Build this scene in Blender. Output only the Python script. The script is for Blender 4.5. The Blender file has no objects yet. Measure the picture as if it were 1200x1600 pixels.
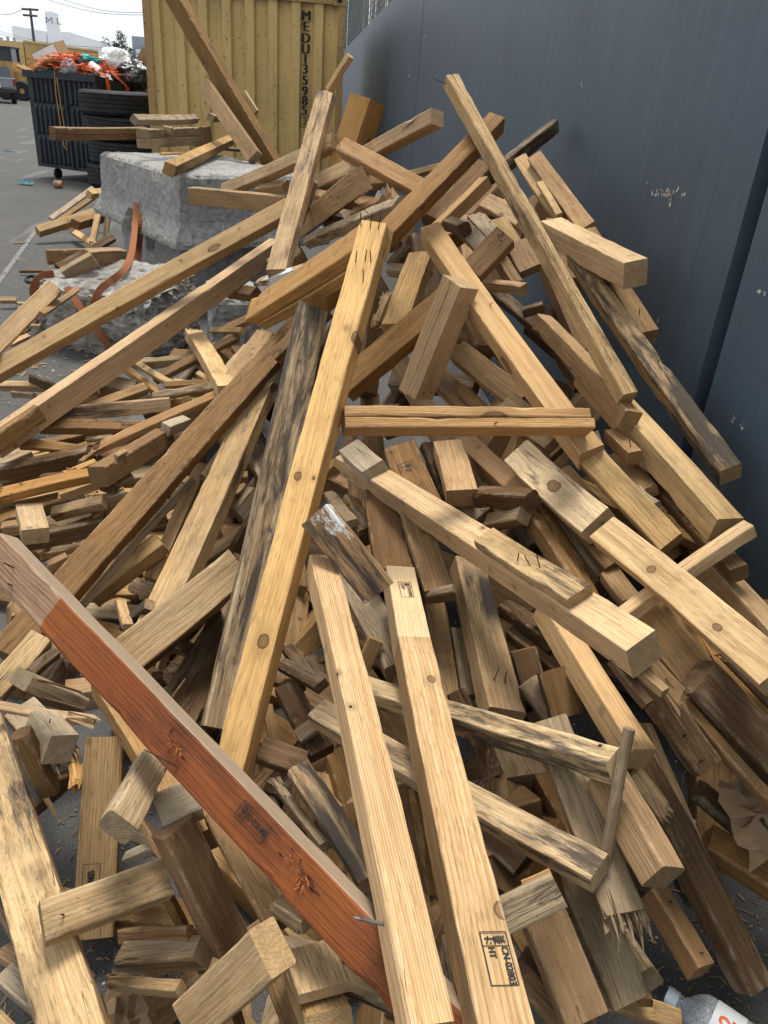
import bpy, bmesh, math, random
import numpy as np
from mathutils import Vector, Matrix
from math import sin, cos, radians, pi

scene = bpy.context.scene
COL = scene.collection

# ------------------------------------------------------------------ camera
H = 1.5
YAW, PIT, ROL = radians(7.4), radians(28.2), radians(4.47)
Fv = Vector((sin(YAW)*cos(PIT), cos(YAW)*cos(PIT), -sin(PIT)))
R0 = Vector((cos(YAW), -sin(YAW), 0)); U0 = R0.cross(Fv)
Rv = cos(ROL)*R0 + sin(ROL)*U0
Uv = cos(ROL)*U0 - sin(ROL)*R0
CAM = Vector((0, 0, H)); FL = 1200.0
cd = bpy.data.cameras.new('camera'); cam = bpy.data.objects.new('camera', cd); COL.objects.link(cam)
cd.sensor_fit = 'HORIZONTAL'; cd.sensor_width = 36; cd.lens = 36*FL/1200
cd.clip_start = 0.05; cd.clip_end = 2000
m = Matrix.Identity(4)
for i in range(3):
    m[i][0] = Rv[i]; m[i][1] = Uv[i]; m[i][2] = -Fv[i]; m[i][3] = CAM[i]
cam.matrix_world = m
scene.camera = cam

# ------------------------------------------------------------------ world, sun, exposure
SUN_EL, SUN_AZ = radians(70), radians(5)
w = bpy.data.worlds.new('World'); scene.world = w; w.use_nodes = True
nt = w.node_tree; nt.nodes.clear()
sky = nt.nodes.new('ShaderNodeTexSky'); sky.sky_type = 'NISHITA'; sky.sun_disc = False
sky.sun_elevation = SUN_EL; sky.sun_rotation = SUN_AZ; sky.dust_density = 6; sky.air_density = 1.0
hs = nt.nodes.new('ShaderNodeHueSaturation'); hs.inputs['Saturation'].default_value = 0.22
bg = nt.nodes.new('ShaderNodeBackground'); bg.inputs['Strength'].default_value = 0.10
wo = nt.nodes.new('ShaderNodeOutputWorld')
cl = nt.nodes.new('ShaderNodeMix'); cl.data_type = 'RGBA'      # even cloud layer over the blue sky
cl.inputs[0].default_value = 0.78; cl.inputs[7].default_value = (5.5, 5.8, 6.1, 1)
nt.links.new(sky.outputs[0], hs.inputs['Color']); nt.links.new(hs.outputs[0], cl.inputs[6]); nt.links.new(cl.outputs[2], bg.inputs['Color'])
nt.links.new(bg.outputs[0], wo.inputs[0])
sl = bpy.data.lights.new('sun', 'SUN'); sl.energy = 2.0; sl.angle = radians(20); sl.color = (1.0, 0.95, 0.87)
so = bpy.data.objects.new('sun', sl); COL.objects.link(so)
sd = Vector((sin(SUN_AZ)*cos(SUN_EL), cos(SUN_AZ)*cos(SUN_EL), sin(SUN_EL)))
so.rotation_euler = sd.to_track_quat('Z', 'Y').to_euler()
scene.view_settings.view_transform = 'Standard'; scene.view_settings.look = 'None'
scene.view_settings.exposure = 1.10; scene.view_settings.gamma = 1.0
scene.view_settings.use_curve_mapping = False
scene.cycles.max_bounces = 6; scene.cycles.diffuse_bounces = 4

# ------------------------------------------------------------------ rays
def ray(x, y): return Fv + Rv*((x-600)/FL) - Uv*((y-800)/FL)
def at(x, y, d): return CAM + ray(x, y)*d
def onz(x, y, z=0.0):
    r = ray(x, y); return CAM + r*((z-H)/r.z)
def ony(x, y, Y):
    r = ray(x, y); return CAM + r*(Y/r.y)
def onx(x, y, X):
    r = ray(x, y); return CAM + r*(X/r.x)
def depth(P): return (P-CAM).dot(Fv)
def proj(P):
    v = P-CAM; d = v.dot(Fv); return 600+FL*v.dot(Rv)/d, 800-FL*v.dot(Uv)/d, d

# ------------------------------------------------------------------ object helpers
def link(name, me, mat=None, parent=None, loc=None):
    o = bpy.data.objects.new(name, me); COL.objects.link(o)
    if mat: me.materials.append(mat)
    if parent: o.parent = parent
    if loc is not None: o.location = loc
    return o
def tag(o, label=None, cat=None, group=None, kind=None):
    if label: o['label'] = label
    if cat: o['category'] = cat
    if group: o['group'] = group
    if kind: o['kind'] = kind
    return o
def empty(name, loc=(0, 0, 0)):
    o = bpy.data.objects.new(name, None); COL.objects.link(o); o.location = loc
    o.empty_display_size = 0.05
    return o
class MB:
    def __init__(s): s.v = []; s.f = []
    def add(s, vs, fs):
        n = len(s.v); s.v += [tuple(v) for v in vs]; s.f += [tuple(i+n for i in f) for f in fs]; return s
    def box(s, c, d, R=None):
        c = Vector(c); vs = []
        for x in (-1, 1):
            for y in (-1, 1):
                for z in (-1, 1):
                    v = Vector((x*d[0]/2, y*d[1]/2, z*d[2]/2))
                    if R: v = R @ v
                    vs.append(c+v)
        return s.add(vs, [(0,1,3,2),(4,6,7,5),(0,4,5,1),(2,3,7,6),(0,2,6,4),(1,5,7,3)])
    def tube(s, pts, r, n=6, cap=True):
        pts = [Vector(p) for p in pts]; k = len(pts)
        rr = r if isinstance(r, (list, tuple)) else [r]*k
        vs = []; up = None
        for i in range(k):
            t = (pts[min(i+1, k-1)]-pts[max(i-1, 0)]).normalized()
            if up is None: up = t.orthogonal().normalized()
            up = (up - t*up.dot(t)).normalized(); sd_ = t.cross(up)
            for j in range(n):
                a = 2*pi*j/n; vs.append(pts[i]+(up*cos(a)+sd_*sin(a))*rr[i])
        fs = [(i*n+j, i*n+(j+1) % n, (i+1)*n+(j+1) % n, (i+1)*n+j) for i in range(k-1) for j in range(n)]
        if cap: fs += [tuple(range(n-1, -1, -1)), tuple((k-1)*n+j for j in range(n))]
        return s.add(vs, fs)
    def ribbon(s, pts, side, w, th=0.003):
        n = len(pts); vs = []
        for i, p in enumerate(pts):
            p = Vector(p); sv = Vector(side[i] if isinstance(side, list) else side).normalized()
            t = (Vector(pts[min(i+1, n-1)])-Vector(pts[max(i-1, 0)])).normalized(); nn = t.cross(sv).normalized()*th
            vs += [p-sv*w/2, p+sv*w/2, p+sv*w/2+nn, p-sv*w/2+nn]
        fs = []
        for i in range(n-1):
            a = i*4; b = a+4
            for j in range(4): fs.append((a+j, a+(j+1) % 4, b+(j+1) % 4, b+j))
        fs += [(3,2,1,0), ((n-1)*4, (n-1)*4+1, (n-1)*4+2, (n-1)*4+3)]
        return s.add(vs, fs)
    def lathe(s, prof, n=32, M=None):
        k = len(prof); vs = []
        for r, z in prof:
            for j in range(n):
                a = 2*pi*j/n; v = Vector((r*cos(a), r*sin(a), z)); vs.append(M @ v if M else v)
        fs = [(i*n+j, i*n+(j+1) % n, (i+1)*n+(j+1) % n, (i+1)*n+j) for i in range(k-1) for j in range(n)]
        return s.add(vs, fs)
    def build(s, name, mat=None, parent=None, loc=None, smooth=False):
        me = bpy.data.meshes.new(name); me.from_pydata(s.v, [], s.f); me.validate()
        bm = bmesh.new(); bm.from_mesh(me); bmesh.ops.recalc_face_normals(bm, faces=bm.faces); bm.to_mesh(me); bm.free()
        if smooth:
            for p in me.polygons: p.use_smooth = True
        if getattr(s, 'arris', None):
            at_ = me.attributes.new('arris', 'FLOAT', 'FACE')
            at_.data.foreach_set('value', [1.0 if i in s.arris else 0.0 for i in range(len(me.polygons))])
        return link(name, me, mat, parent, loc)

# ------------------------------------------------------------------ materials
class NT:
    def __init__(s, name):
        s.m = bpy.data.materials.new(name); s.m.use_nodes = True; s.t = s.m.node_tree; s.t.nodes.clear()
        s.out = s.n('OutputMaterial'); s.b = s.n('BsdfPrincipled'); s.l(s.b.outputs[0], s.out.inputs[0])
    def n(s, t): return s.t.nodes.new('ShaderNode'+t)
    def l(s, a, b): s.t.links.new(a, b)
    def put(s, v, sock):
        if v is None: return
        if hasattr(v, 'is_output'): s.l(v, sock)
        elif isinstance(v, (tuple, list)):
            sock.default_value = (*v, 1) if len(v) == 3 and len(sock.default_value) == 4 else v
        else: sock.default_value = v
    def math(s, op, a, b=None, c=None, clamp=False):
        n = s.n('Math'); n.operation = op; n.use_clamp = clamp
        for i, v in enumerate((a, b, c)): s.put(v, n.inputs[i])
        return n.outputs[0]
    def vm(s, op, a, b=None):
        n = s.n('VectorMath'); n.operation = op; s.put(a, n.inputs[0]); s.put(b, n.inputs[1]); return n.outputs[0]
    def noise(s, vec, scale, detail=2, rough=0.5, dist=0.0):
        n = s.n('TexNoise'); s.put(vec, n.inputs['Vector']); n.inputs['Scale'].default_value = scale
        n.inputs['Detail'].default_value = detail; n.inputs['Roughness'].default_value = rough; n.inputs['Distortion'].default_value = dist
        return n.outputs['Fac']
    def vor(s, vec, scale, feat='F1'):
        n = s.n('TexVoronoi'); n.feature = feat; s.put(vec, n.inputs['Vector']); n.inputs['Scale'].default_value = scale; return n
    def mr(s, v, a, b, c=0.0, d=1.0, smooth=False):
        n = s.n('MapRange'); n.clamp = True
        if smooth: n.interpolation_type = 'SMOOTHSTEP'
        s.put(v, n.inputs[0])
        for i, x in enumerate((a, b, c, d)): s.put(x, n.inputs[i+1])
        return n.outputs[0]
    def mix(s, f, a, b, mode='MIX'):
        n = s.n('Mix'); n.data_type = 'RGBA'; n.blend_type = mode
        s.put(f, n.inputs[0]); s.put(a, n.inputs[6]); s.put(b, n.inputs[7]); return n.outputs[2]
    def bump(s, h, st, dist):
        n = s.n('Bump'); n.inputs['Strength'].default_value = st; n.inputs['Distance'].default_value = dist
        s.l(h, n.inputs['Height']); s.l(n.outputs[0], s.b.inputs['Normal'])
    def fin(s, col, rough=0.7, spec=0.3, metal=0.0):
        s.put(col, s.b.inputs['Base Color']); s.put(rough, s.b.inputs['Roughness'])
        s.b.inputs['Specular IOR Level'].default_value = spec; s.b.inputs['Metallic'].default_value = metal
        return s.m
def plain(name, col, rough=0.6, var=0.25, scale=12, spec=0.3, metal=0.0, bump=0.0):
    t = NT(name); co = t.n('TexCoord').outputs['Object']
    f = t.noise(co, scale, 5, 0.6)
    c = t.mix(t.mr(f, 0.3, 0.7), tuple(x*(1-var) for x in col), tuple(min(1, x*(1+var)) for x in col))
    if bump: t.bump(f, 0.6, bump)
    return t.fin(c, rough, spec, metal)

def wood_mat(name, light, dark, mildew=0.0, mcol=(0.035, 0.03, 0.026), ring=0.55, dirt=0.35, knots=0.5, cracks=0.5,
             saw=0.0, grey=0.0, rough=0.78, paint=None, red_from=None, smudge=None, band=None, kpos=None, kax=1, straight=False, vmin=0.74, facew=0.5):
    """Solid timber: growth rings round a pith axis, fibre, knots, checks and dirt, all in the board's own space."""
    t = NT(name)
    tc = t.n('TexCoord'); co = tc.outputs['Object']
    oi = t.n('ObjectInfo'); oc = t.n('SeparateColor'); t.l(oi.outputs['Color'], oc.inputs[0]); rnd = oc.outputs[0]      # every board carries its own number
    def rn(k): return t.math('FRACT', t.math('MULTIPLY', rnd, k))
    off = t.n('CombineXYZ'); t.l(t.math('MULTIPLY', rnd, 91.0), off.inputs[0]); t.l(t.math('MULTIPLY', rn(17.3), 37.0), off.inputs[1])
    t.l(t.math('MULTIPLY', rn(51.7), 23.0), off.inputs[2])
    p = t.vm('ADD', co, off.outputs[0])
    # knots
    kv = t.vor(t.vm('MULTIPLY', p, (4.2, 9.5, 9.5)), 1.0)
    kc = t.n('SeparateColor'); t.l(kv.outputs['Color'], kc.inputs[0])
    kon = t.mr(kc.outputs[0], 1-knots*0.6, 1-knots*0.6+0.02)
    kd = kv.outputs['Distance']
    kin = t.math('MULTIPLY', t.mr(kd, 0.17, 0.10, 0, 1, True), kon)
    khalo = t.math('MULTIPLY', t.mr(kd, 0.45, 0.08, 0, 1, True), kon)
    # rings
    sp = t.n('SeparateXYZ'); t.l(co, sp.inputs[0])
    y0 = t.mr(rn(7.13), 0, 1, -0.09, 0.09); z0 = t.mr(rn(13.9), 0, 1, -0.10, -0.025)
    if straight: y0, z0 = t.mr(rn(7.13), 0, 1, -0.19, -0.15), t.mr(rn(13.9), 0, 1, -0.05, 0.02)
    dy = t.math('SUBTRACT', sp.outputs[1], y0); dz = t.math('SUBTRACT', sp.outputs[2], z0)
    rr = t.math('SQRT', t.math('ADD', t.math('MULTIPLY', dy, dy), t.math('MULTIPLY', dz, dz)))
    lowm = t.noise(t.vm('MULTIPLY', p, (2.2, 9, 9)), 1.0, 2, 0.5)
    rr = t.math('ADD', rr, t.math('MULTIPLY', t.math('SUBTRACT', lowm, 0.5), 0.010 if straight else 0.028))
    rr = t.math('ADD', rr, t.math('MULTIPLY', khalo, 0.016))
    for (kx, ky, kr) in (kpos or ()):      # single knots seen on this board
        ex = t.math('DIVIDE', t.math('SUBTRACT', sp.outputs[0], kx), kr*1.35); ey = t.math('DIVIDE', t.math('SUBTRACT', sp.outputs[kax], ky), kr)
        ed = t.math('SQRT', t.math('ADD', t.math('MULTIPLY', ex, ex), t.math('MULTIPLY', ey, ey)))
        ed = t.math('ADD', ed, t.math('MULTIPLY', t.math('SUBTRACT', t.noise(p, 60.0, 2), 0.5), 0.5))
        kin = t.math('MAXIMUM', kin, t.mr(ed, 1.05, 0.85, 0, 1, True)); khalo = t.math('MAXIMUM', khalo, t.mr(ed, 3.2, 0.8, 0, 1, True))
        kd = t.math('MINIMUM', kd, t.math('MULTIPLY', ed, 0.13))
    fr = t.math('FRACT', t.math('DIVIDE', rr, t.mr(rn(29.1), 0, 1, 0.0034, 0.0046) if straight else t.mr(rn(29.1), 0, 1, 0.0040, 0.0075)))
    early = t.math('POWER', fr, 2.2)
    early = t.math('MULTIPLY', early, t.mr(fr, 1.0, 0.93))
    fib = t.noise(t.vm('MULTIPLY', p, (7, 330, 330)), 1.0, 3, 0.65)
    fib2 = t.noise(t.vm('MULTIPLY', p, (2.0, 60, 60)), 1.0, 3, 0.6)
    big = t.noise(t.vm('MULTIPLY', p, (1.6, 5, 5)), 1.0, 3, 0.55)
    f = t.math('ADD', t.math('MULTIPLY', early, ring), t.math('MULTIPLY', t.mr(fib2, 0.35, 0.65), 0.42))
    f = t.math('ADD', f, t.math('MULTIPLY', t.mr(fib, 0.36, 0.64), 0.55))
    f = t.math('SUBTRACT', f, 0.28, clamp=True)
    lt = t.mix(t.mr(rn(71.3), 0, 1, 0, 0.5), light, dark)
    c = t.mix(f, lt, t.mix(1.0, dark, (0.82, 0.78, 0.74), 'MULTIPLY'))
    # board-to-board and along-board tone
    hsv = t.n('HueSaturation'); t.l(c, hsv.inputs['Color'])
    t.l(t.mr(rn(3.7), 0, 1, 0.494, 0.5005), hsv.inputs['Hue']); t.l(t.mr(rn(5.9), 0, 1, 0.92, 1.12), hsv.inputs['Saturation'])
    t.l(t.math('MULTIPLY', t.math('MULTIPLY', t.mr(rn(11.1), 0, 1, vmin, 1.14), oc.outputs[1]), t.mr(big, 0.3, 0.7, 0.80, 1.12)), hsv.inputs['Value'])
    c = hsv.outputs[0]
    # each face has weathered to its own depth
    fn_ = t.n('SeparateXYZ'); t.l(tc.outputs['Normal'], fn_.inputs[0])
    side = t.mr(t.math('ABSOLUTE', fn_.outputs[0]), 0.85, 0.6)
    def face(sock, sgn, k):
        return t.math('MULTIPLY', t.mr(t.math('MULTIPLY', sock, sgn), 0.5, 0.7), t.mr(rn(k), 0, 1, 0.0, facew))
    fw = t.math('ADD', face(fn_.outputs[1], 1, 19.7), face(fn_.outputs[1], -1, 23.3))
    fw = t.math('ADD', fw, t.math('ADD', face(fn_.outputs[2], 1, 27.1), face(fn_.outputs[2], -1, 31.9)))
    c = t.mix(fw, c, t.mix(1.0, c, (0.50, 0.43, 0.37), 'MULTIPLY'))
    gs = t.noise(t.vm('MULTIPLY', p, (2.6, 115, 115)), 1.0, 4, 0.62, 0.2)
    gl = t.noise(t.vm('MULTIPLY', p, (2.0, 8, 8)), 1.0, 3, 0.6)
    c = t.mix(t.math('MULTIPLY', t.mr(t.math('ADD', gs, t.math('MULTIPLY', t.math('SUBTRACT', gl, 0.5), 0.6)), 0.50, 0.72), t.math('MULTIPLY', side, 0.20+0.52*dirt)), c, tuple(x*0.42 for x in dark))
    c = t.mix(t.math('MULTIPLY', khalo, 0.42), c, tuple(x*0.55 for x in dark))
    krng = t.math('FRACT', t.math('MULTIPLY', kd, 30.0))
    kcol = t.mix(t.mr(kd, 0.07, 0.125, 0, 1, True), t.mix(t.mr(krng, 0.2, 0.9), (0.26, 0.14, 0.062), (0.13, 0.065, 0.028)), (0.040, 0.020, 0.010))
    c = t.mix(t.math('MULTIPLY', kin, 0.88), c, kcol)
    ar = t.n('Attribute'); ar.attribute_name = 'arris'
    c = t.mix(t.math('MULTIPLY', ar.outputs['Fac'], t.mr(t.noise(p, 38.0, 3, 0.7), 0.45, 0.65, 0, 0.32)), c, t.mix(0.5, light, (0.72, 0.60, 0.42)))
    # scuffs: short pale and dark drag marks lying askew to the grain
    sk = t.n('Mapping'); sk.inputs['Rotation'].default_value = (0.3, 0.2, 0.45); sk.inputs['Scale'].default_value = (9, 170, 170); t.l(p, sk.inputs['Vector'])
    sn = t.noise(sk.outputs[0], 1.0, 2, 0.5)
    c = t.mix(t.math('MULTIPLY', t.mr(sn, 0.70, 0.76), 0.35), c, t.mix(0.4, light, (0.75, 0.64, 0.46)))
    c = t.mix(t.math('MULTIPLY', t.mr(sn, 0.30, 0.25), 0.4), c, tuple(x*0.5 for x in dark))
    # weather greying and dirt
    wn = t.noise(t.vm('MULTIPLY', p, (3.5, 22, 22)), 1.0, 6, 0.65, 0.3)
    if grey: c = t.mix(t.mr(wn, 0.62-0.35*grey, 0.75-0.25*grey, 0, 0.8), c, (0.30, 0.24, 0.165))
    dn = t.noise(t.vm('MULTIPLY', p, (6, 13, 13)), 1.0, 6, 0.68)
    c = t.mix(t.math('MULTIPLY', t.mr(dn, 0.48, 0.74), dirt), c, (0.075, 0.047, 0.027))
    speck = t.noise(p, 190.0, 3, 0.6)
    c = t.mix(t.math('MULTIPLY', t.mr(speck, 0.63, 0.72), dirt*0.9), c, (0.06, 0.04, 0.025))
    if mildew:
        mn = t.noise(t.vm('MULTIPLY', p, (4.2, 30, 30)), 1.0, 8, 0.72, 0.4)
        mb = t.noise(t.vm('MULTIPLY', p, (1.5, 7, 7)), 1.0, 2, 0.5)
        mm = t.math('ADD', mn, t.math('MULTIPLY', t.math('SUBTRACT', mb, 0.5), 0.55))
        c = t.mix(t.math('MULTIPLY', t.mr(mm, 0.64-0.21*mildew, 0.74-0.17*mildew), t.math('MULTIPLY', side, 0.9)), c, mcol)
    if smudge is not None:
        x0, x1 = smudge
        sx = t.math('ADD', sp.outputs[0], t.math('MULTIPLY', t.math('SUBTRACT', dn, 0.5), 0.16))
        sm = t.math('MULTIPLY', t.mr(sx, x0-0.05, x0+0.05), t.mr(sx, x1+0.05, x1-0.05))
        sm = t.math('MULTIPLY', sm, t.mr(t.math('ADD', wn, t.math('MULTIPLY', sp.outputs[1], 4.0)), 0.36, 0.56))
        c = t.mix(t.math('MULTIPLY', sm, 0.93), c, (0.018, 0.017, 0.017))
    # pores and short dark flecks along the grain
    pv = t.vor(t.vm('MULTIPLY', p, (34, 430, 430)), 1.0)
    pvc = t.n('SeparateColor'); t.l(pv.outputs['Color'], pvc.inputs[0])
    pore = t.math('MULTIPLY', t.mr(pv.outputs['Distance'], 0.42, 0.22), t.mr(pvc.outputs[2], 0.62, 0.72))
    c = t.mix(t.math('MULTIPLY', pore, 0.16+0.3*dirt), c, tuple(x*0.35 for x in dark))
    # checks and nail holes
    cv = t.noise(t.vm('MULTIPLY', p, (1.1, 26, 26)), 1.0, 3, 0.6)
    cl = t.math('ABSOLUTE', t.math('SUBTRACT', cv, 0.5))
    ck = t.math('MULTIPLY', t.mr(cl, 0.0032, 0.0008), t.mr(t.noise(t.vm('MULTIPLY', p, (1.4, 11, 11)), 1.0, 1), 0.70-0.2*cracks, 0.74-0.2*cracks))
    ck = t.math('MULTIPLY', ck, side)
    c = t.mix(t.math('MULTIPLY', ck, 0.85), c, (0.022, 0.014, 0.008))
    hv = t.vor(p, 16.0); hc = t.n('SeparateColor'); t.l(hv.outputs['Color'], hc.inputs[0])
    hole = t.math('MULTIPLY', t.mr(hv.outputs['Distance'], 0.058, 0.046), t.mr(hc.outputs[1], 0.74, 0.75))
    stn = t.math('MULTIPLY', t.mr(hv.outputs['Distance'], 0.24, 0.04), t.mr(hc.outputs[1], 0.74, 0.75))
    c = t.mix(t.math('MULTIPLY', stn, 0.5), c, (0.05, 0.032, 0.02))
    c = t.mix(hole, c, (0.012, 0.008, 0.006))
    wd = None
    if red_from is not None:
        e = t.math('ADD', sp.outputs[0], t.math('MULTIPLY', t.math('SUBTRACT', fib2, 0.5), 0.012))
        wd = t.mr(e, red_from-0.002, red_from+0.002)
        # the narrow edge keeps its bare grey band
        nrm = t.n('SeparateXYZ'); t.l(tc.outputs['Normal'], nrm.inputs[0])
        edge = t.mr(nrm.outputs[2], 0.5, 0.6)
        wd = t.math('MULTIPLY', wd, t.math('SUBTRACT', 1.0, edge))
        wear = t.mr(t.noise(t.vm('MULTIPLY', p, (5, 40, 40)), 1.0, 6, 0.7), 0.60, 0.70)
        rc = t.mix(t.mr(big, 0.35, 0.65), (0.15, 0.037, 0.008), (0.25, 0.074, 0.015))
        rc = t.mix(t.math('MULTIPLY', f, 0.5), rc, (0.10, 0.024, 0.010))
        rc = t.mix(t.math('MULTIPLY', wear, 0.6), rc, (0.055, 0.022, 0.012))
        rc = t.mix(t.math('MULTIPLY', t.mr(dn, 0.50, 0.66), 0.8), rc, (0.060, 0.020, 0.011))
        pt = t.noise(t.vm('MULTIPLY', p, (4, 11, 11)), 1.0, 5, 0.62)
        rc = t.mix(t.math('MULTIPLY', t.mr(pt, 0.50, 0.70), 0.8), rc, (0.085, 0.025, 0.011))
        rc = t.mix(t.math('MULTIPLY', t.mr(gs, 0.56, 0.70), 0.4), rc, (0.07, 0.02, 0.010))
        c = t.mix(t.math('MULTIPLY', wd, 0.97), c, rc)
        c = t.mix(t.math('MULTIPLY', edge, 0.55), c, (0.33, 0.27, 0.19))
    if paint is not None:
        pn = t.noise(t.vm('MULTIPLY', p, (28, 60, 60)), 1.0, 7, 0.8)
        pb = t.noise(t.vm('MULTIPLY', p, (6, 10, 10)), 1.0, 1, 0.5)
        pm = t.mr(t.math('ADD', pn, t.math('SUBTRACT', pb, 0.5)), 0.70-0.25*paint, 0.73-0.25*paint)
        c = t.mix(pm, c, (0.62, 0.63, 0.63))
    if band is not None:      # clean strip where another board used to lie
        bm_ = t.mr(sp.outputs[0], band-0.001, band+0.001, 1, 0)
        c = t.mix(t.math('MULTIPLY', bm_, 0.55), c, (0.70, 0.53, 0.32))
    # end grain is rougher and dirtier than the faces
    nr = t.n('SeparateXYZ'); t.l(tc.outputs['Normal'], nr.inputs[0])
    eg = t.mr(t.math('ABSOLUTE', nr.outputs[0]), 0.6, 0.85)
    egn = t.noise(p, 70.0, 4, 0.7)
    c = t.mix(t.math('MULTIPLY', eg, t.mr(egn, 0.3, 0.7, 0.25, 0.62)), c, tuple(x*0.42 for x in dark))
    h = t.math('ADD', t.math('MULTIPLY', fib, 0.45), t.math('MULTIPLY', fib2, 0.55))
    h = t.math('SUBTRACT', h, t.math('MULTIPLY', early, 0.25))
    h = t.math('SUBTRACT', h, t.math('MULTIPLY', ck, 1.6))
    h = t.math('SUBTRACT', h, t.math('MULTIPLY', hole, 1.5))
    if saw:
        sv = t.math('SINE', t.math('ADD', t.math('MULTIPLY', sp.outputs[0], 1500.0), t.math('MULTIPLY', lowm, 60.0)))
        sv = t.math('MULTIPLY', sv, t.mr(t.noise(t.vm('MULTIPLY', p, (40, 9, 9)), 1.0, 2), 0.35, 0.65))
        h = t.math('ADD', h, t.math('MULTIPLY', sv, saw*0.4))
        c = t.mix(t.math('MULTIPLY', t.mr(sv, -0.2, -1.0), 0.5*saw), c, tuple(x*0.5 for x in dark))
    h = t.math('SUBTRACT', h, t.math('MULTIPLY', pore, 0.35)); t.bump(h, 0.8, 0.0026)
    rgh = t.mr(f, 0, 1, rough-0.08, rough+0.1)
    if wd is not None: rgh = t.math('SUBTRACT', rgh, t.math('MULTIPLY', wd, 0.12))
    return t.fin(c, rgh, 0.2)

Yl, Yd = (0.66, 0.42, 0.185), (0.47, 0.265, 0.10)
Pl, Pd = (0.65, 0.48, 0.268), (0.47, 0.31, 0.142)
Tl, Td = (0.545, 0.368, 0.178), (0.375, 0.232, 0.098)
Bl, Bd = (0.335, 0.207, 0.091), (0.205, 0.117, 0.046)
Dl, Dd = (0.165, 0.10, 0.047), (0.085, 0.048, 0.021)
Gl, Gd = (0.455, 0.357, 0.222), (0.285, 0.203, 0.112)
WOOD = {}
CLEAN = dict(vmin=1.0, facew=0.2)
def W(k, nm, *a, **kw): WOOD[k] = wood_mat(nm, *a, **kw)
W('Y', 'fresh_yellow_pine', Yl, Yd, ring=0.42, dirt=0.12, knots=0.62, cracks=0.25)
W('P', 'pale_softwood', Pl, Pd, ring=0.45, dirt=0.48, knots=0.6, cracks=0.6, mildew=0.06)
W('T', 'tan_softwood', Tl, Td, ring=0.45, dirt=0.5, knots=0.45, cracks=0.6, saw=0.12)
W('B', 'brown_hardwood', Bl, Bd, ring=0.4, dirt=0.55, knots=0.3, cracks=0.6, saw=0.15)
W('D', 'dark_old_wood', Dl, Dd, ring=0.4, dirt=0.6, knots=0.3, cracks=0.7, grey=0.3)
W('G', 'grey_weathered_wood', Gl, Gd, ring=0.5, dirt=0.65, knots=0.4, cracks=0.9, grey=0.35, mildew=0.12)
W('M', 'mildewed_wood', (0.55, 0.435, 0.275), Td, mildew=0.92, ring=0.5, dirt=0.5, cracks=0.8, grey=0.2, vmin=0.9)
W('m', 'spotted_wood', (0.56, 0.42, 0.245), Td, mildew=0.66, vmin=0.95, facew=0.3, ring=0.45, dirt=0.6, cracks=0.7, saw=0.3)
W('W', 'bleached_wood', (0.66, 0.57, 0.42), (0.45, 0.35, 0.22), ring=0.3, dirt=0.45, mildew=0.15, saw=0.5)
W('R', 'red_brown_hardwood', (0.42, 0.258, 0.112), (0.285, 0.16, 0.062), ring=0.3, dirt=0.35, knots=0.15, cracks=0.5, saw=0.2)
W('K', 'torn_fresh_wood', (0.58, 0.40, 0.20), Td, ring=0.6, dirt=0.45, cracks=1.0)
W('ST', 'blue_stained_wood', (0.52, 0.40, 0.24), Td, mildew=0.5, mcol=(0.028, 0.032, 0.042), ring=0.4, dirt=0.4, cracks=0.6)
W('PT', 'paint_flecked_wood', (0.42, 0.29, 0.16), (0.24, 0.145, 0.07), mildew=0.5, dirt=0.6, paint=0.38, cracks=0.9)
W('WP', 'whitewashed_wood', (0.50, 0.38, 0.23), Td, dirt=0.5, paint=1.0, cracks=0.6)
W('SM', 'saw_marked_wood', (0.34, 0.205, 0.095), (0.19, 0.105, 0.045), dirt=0.45, saw=0.5, ring=0.3, cracks=0.4)
W('SD', 'smudged_plank_wood', (0.50, 0.355, 0.19), Td, dirt=0.5, smudge=(-0.32, 0.08), cracks=0.5)
W('RED', 'red_painted_wood', (0.33, 0.20, 0.115), (0.20, 0.11, 0.055), dirt=0.4, red_from=-0.5, cracks=0.5, knots=0.1)
W('ML', 'creamy_mildewed_wood', (0.58, 0.46, 0.285), (0.44, 0.31, 0.17), mildew=0.78, ring=0.5, dirt=0.45, cracks=0.9, vmin=0.95)
W('TC', 'clean_orange_tan_wood', (0.57, 0.365, 0.17), (0.42, 0.245, 0.10), ring=0.4, dirt=0.3, knots=0.3, cracks=0.5, **CLEAN)
W('PC', 'clean_pale_wood', (0.65, 0.47, 0.26), (0.48, 0.315, 0.15), ring=0.45, dirt=0.28, knots=0.25, cracks=0.5, saw=0.15, **CLEAN)
W('PN', 'ridged_pine', (0.66, 0.48, 0.27), (0.48, 0.30, 0.135), ring=0.75, dirt=0.14, knots=0.12, cracks=0.2, straight=True, vmin=0.98, facew=0.3)
W('PD', 'dirty_pale_softwood', (0.58, 0.43, 0.24), (0.40, 0.26, 0.12), ring=0.35, dirt=0.8, knots=0.5, cracks=0.8, mildew=0.18, vmin=0.92)
W('PB', 'banded_pine', (0.68, 0.47, 0.23), (0.50, 0.30, 0.125), ring=0.62, dirt=0.14, knots=0.6, cracks=0.2)

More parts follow.
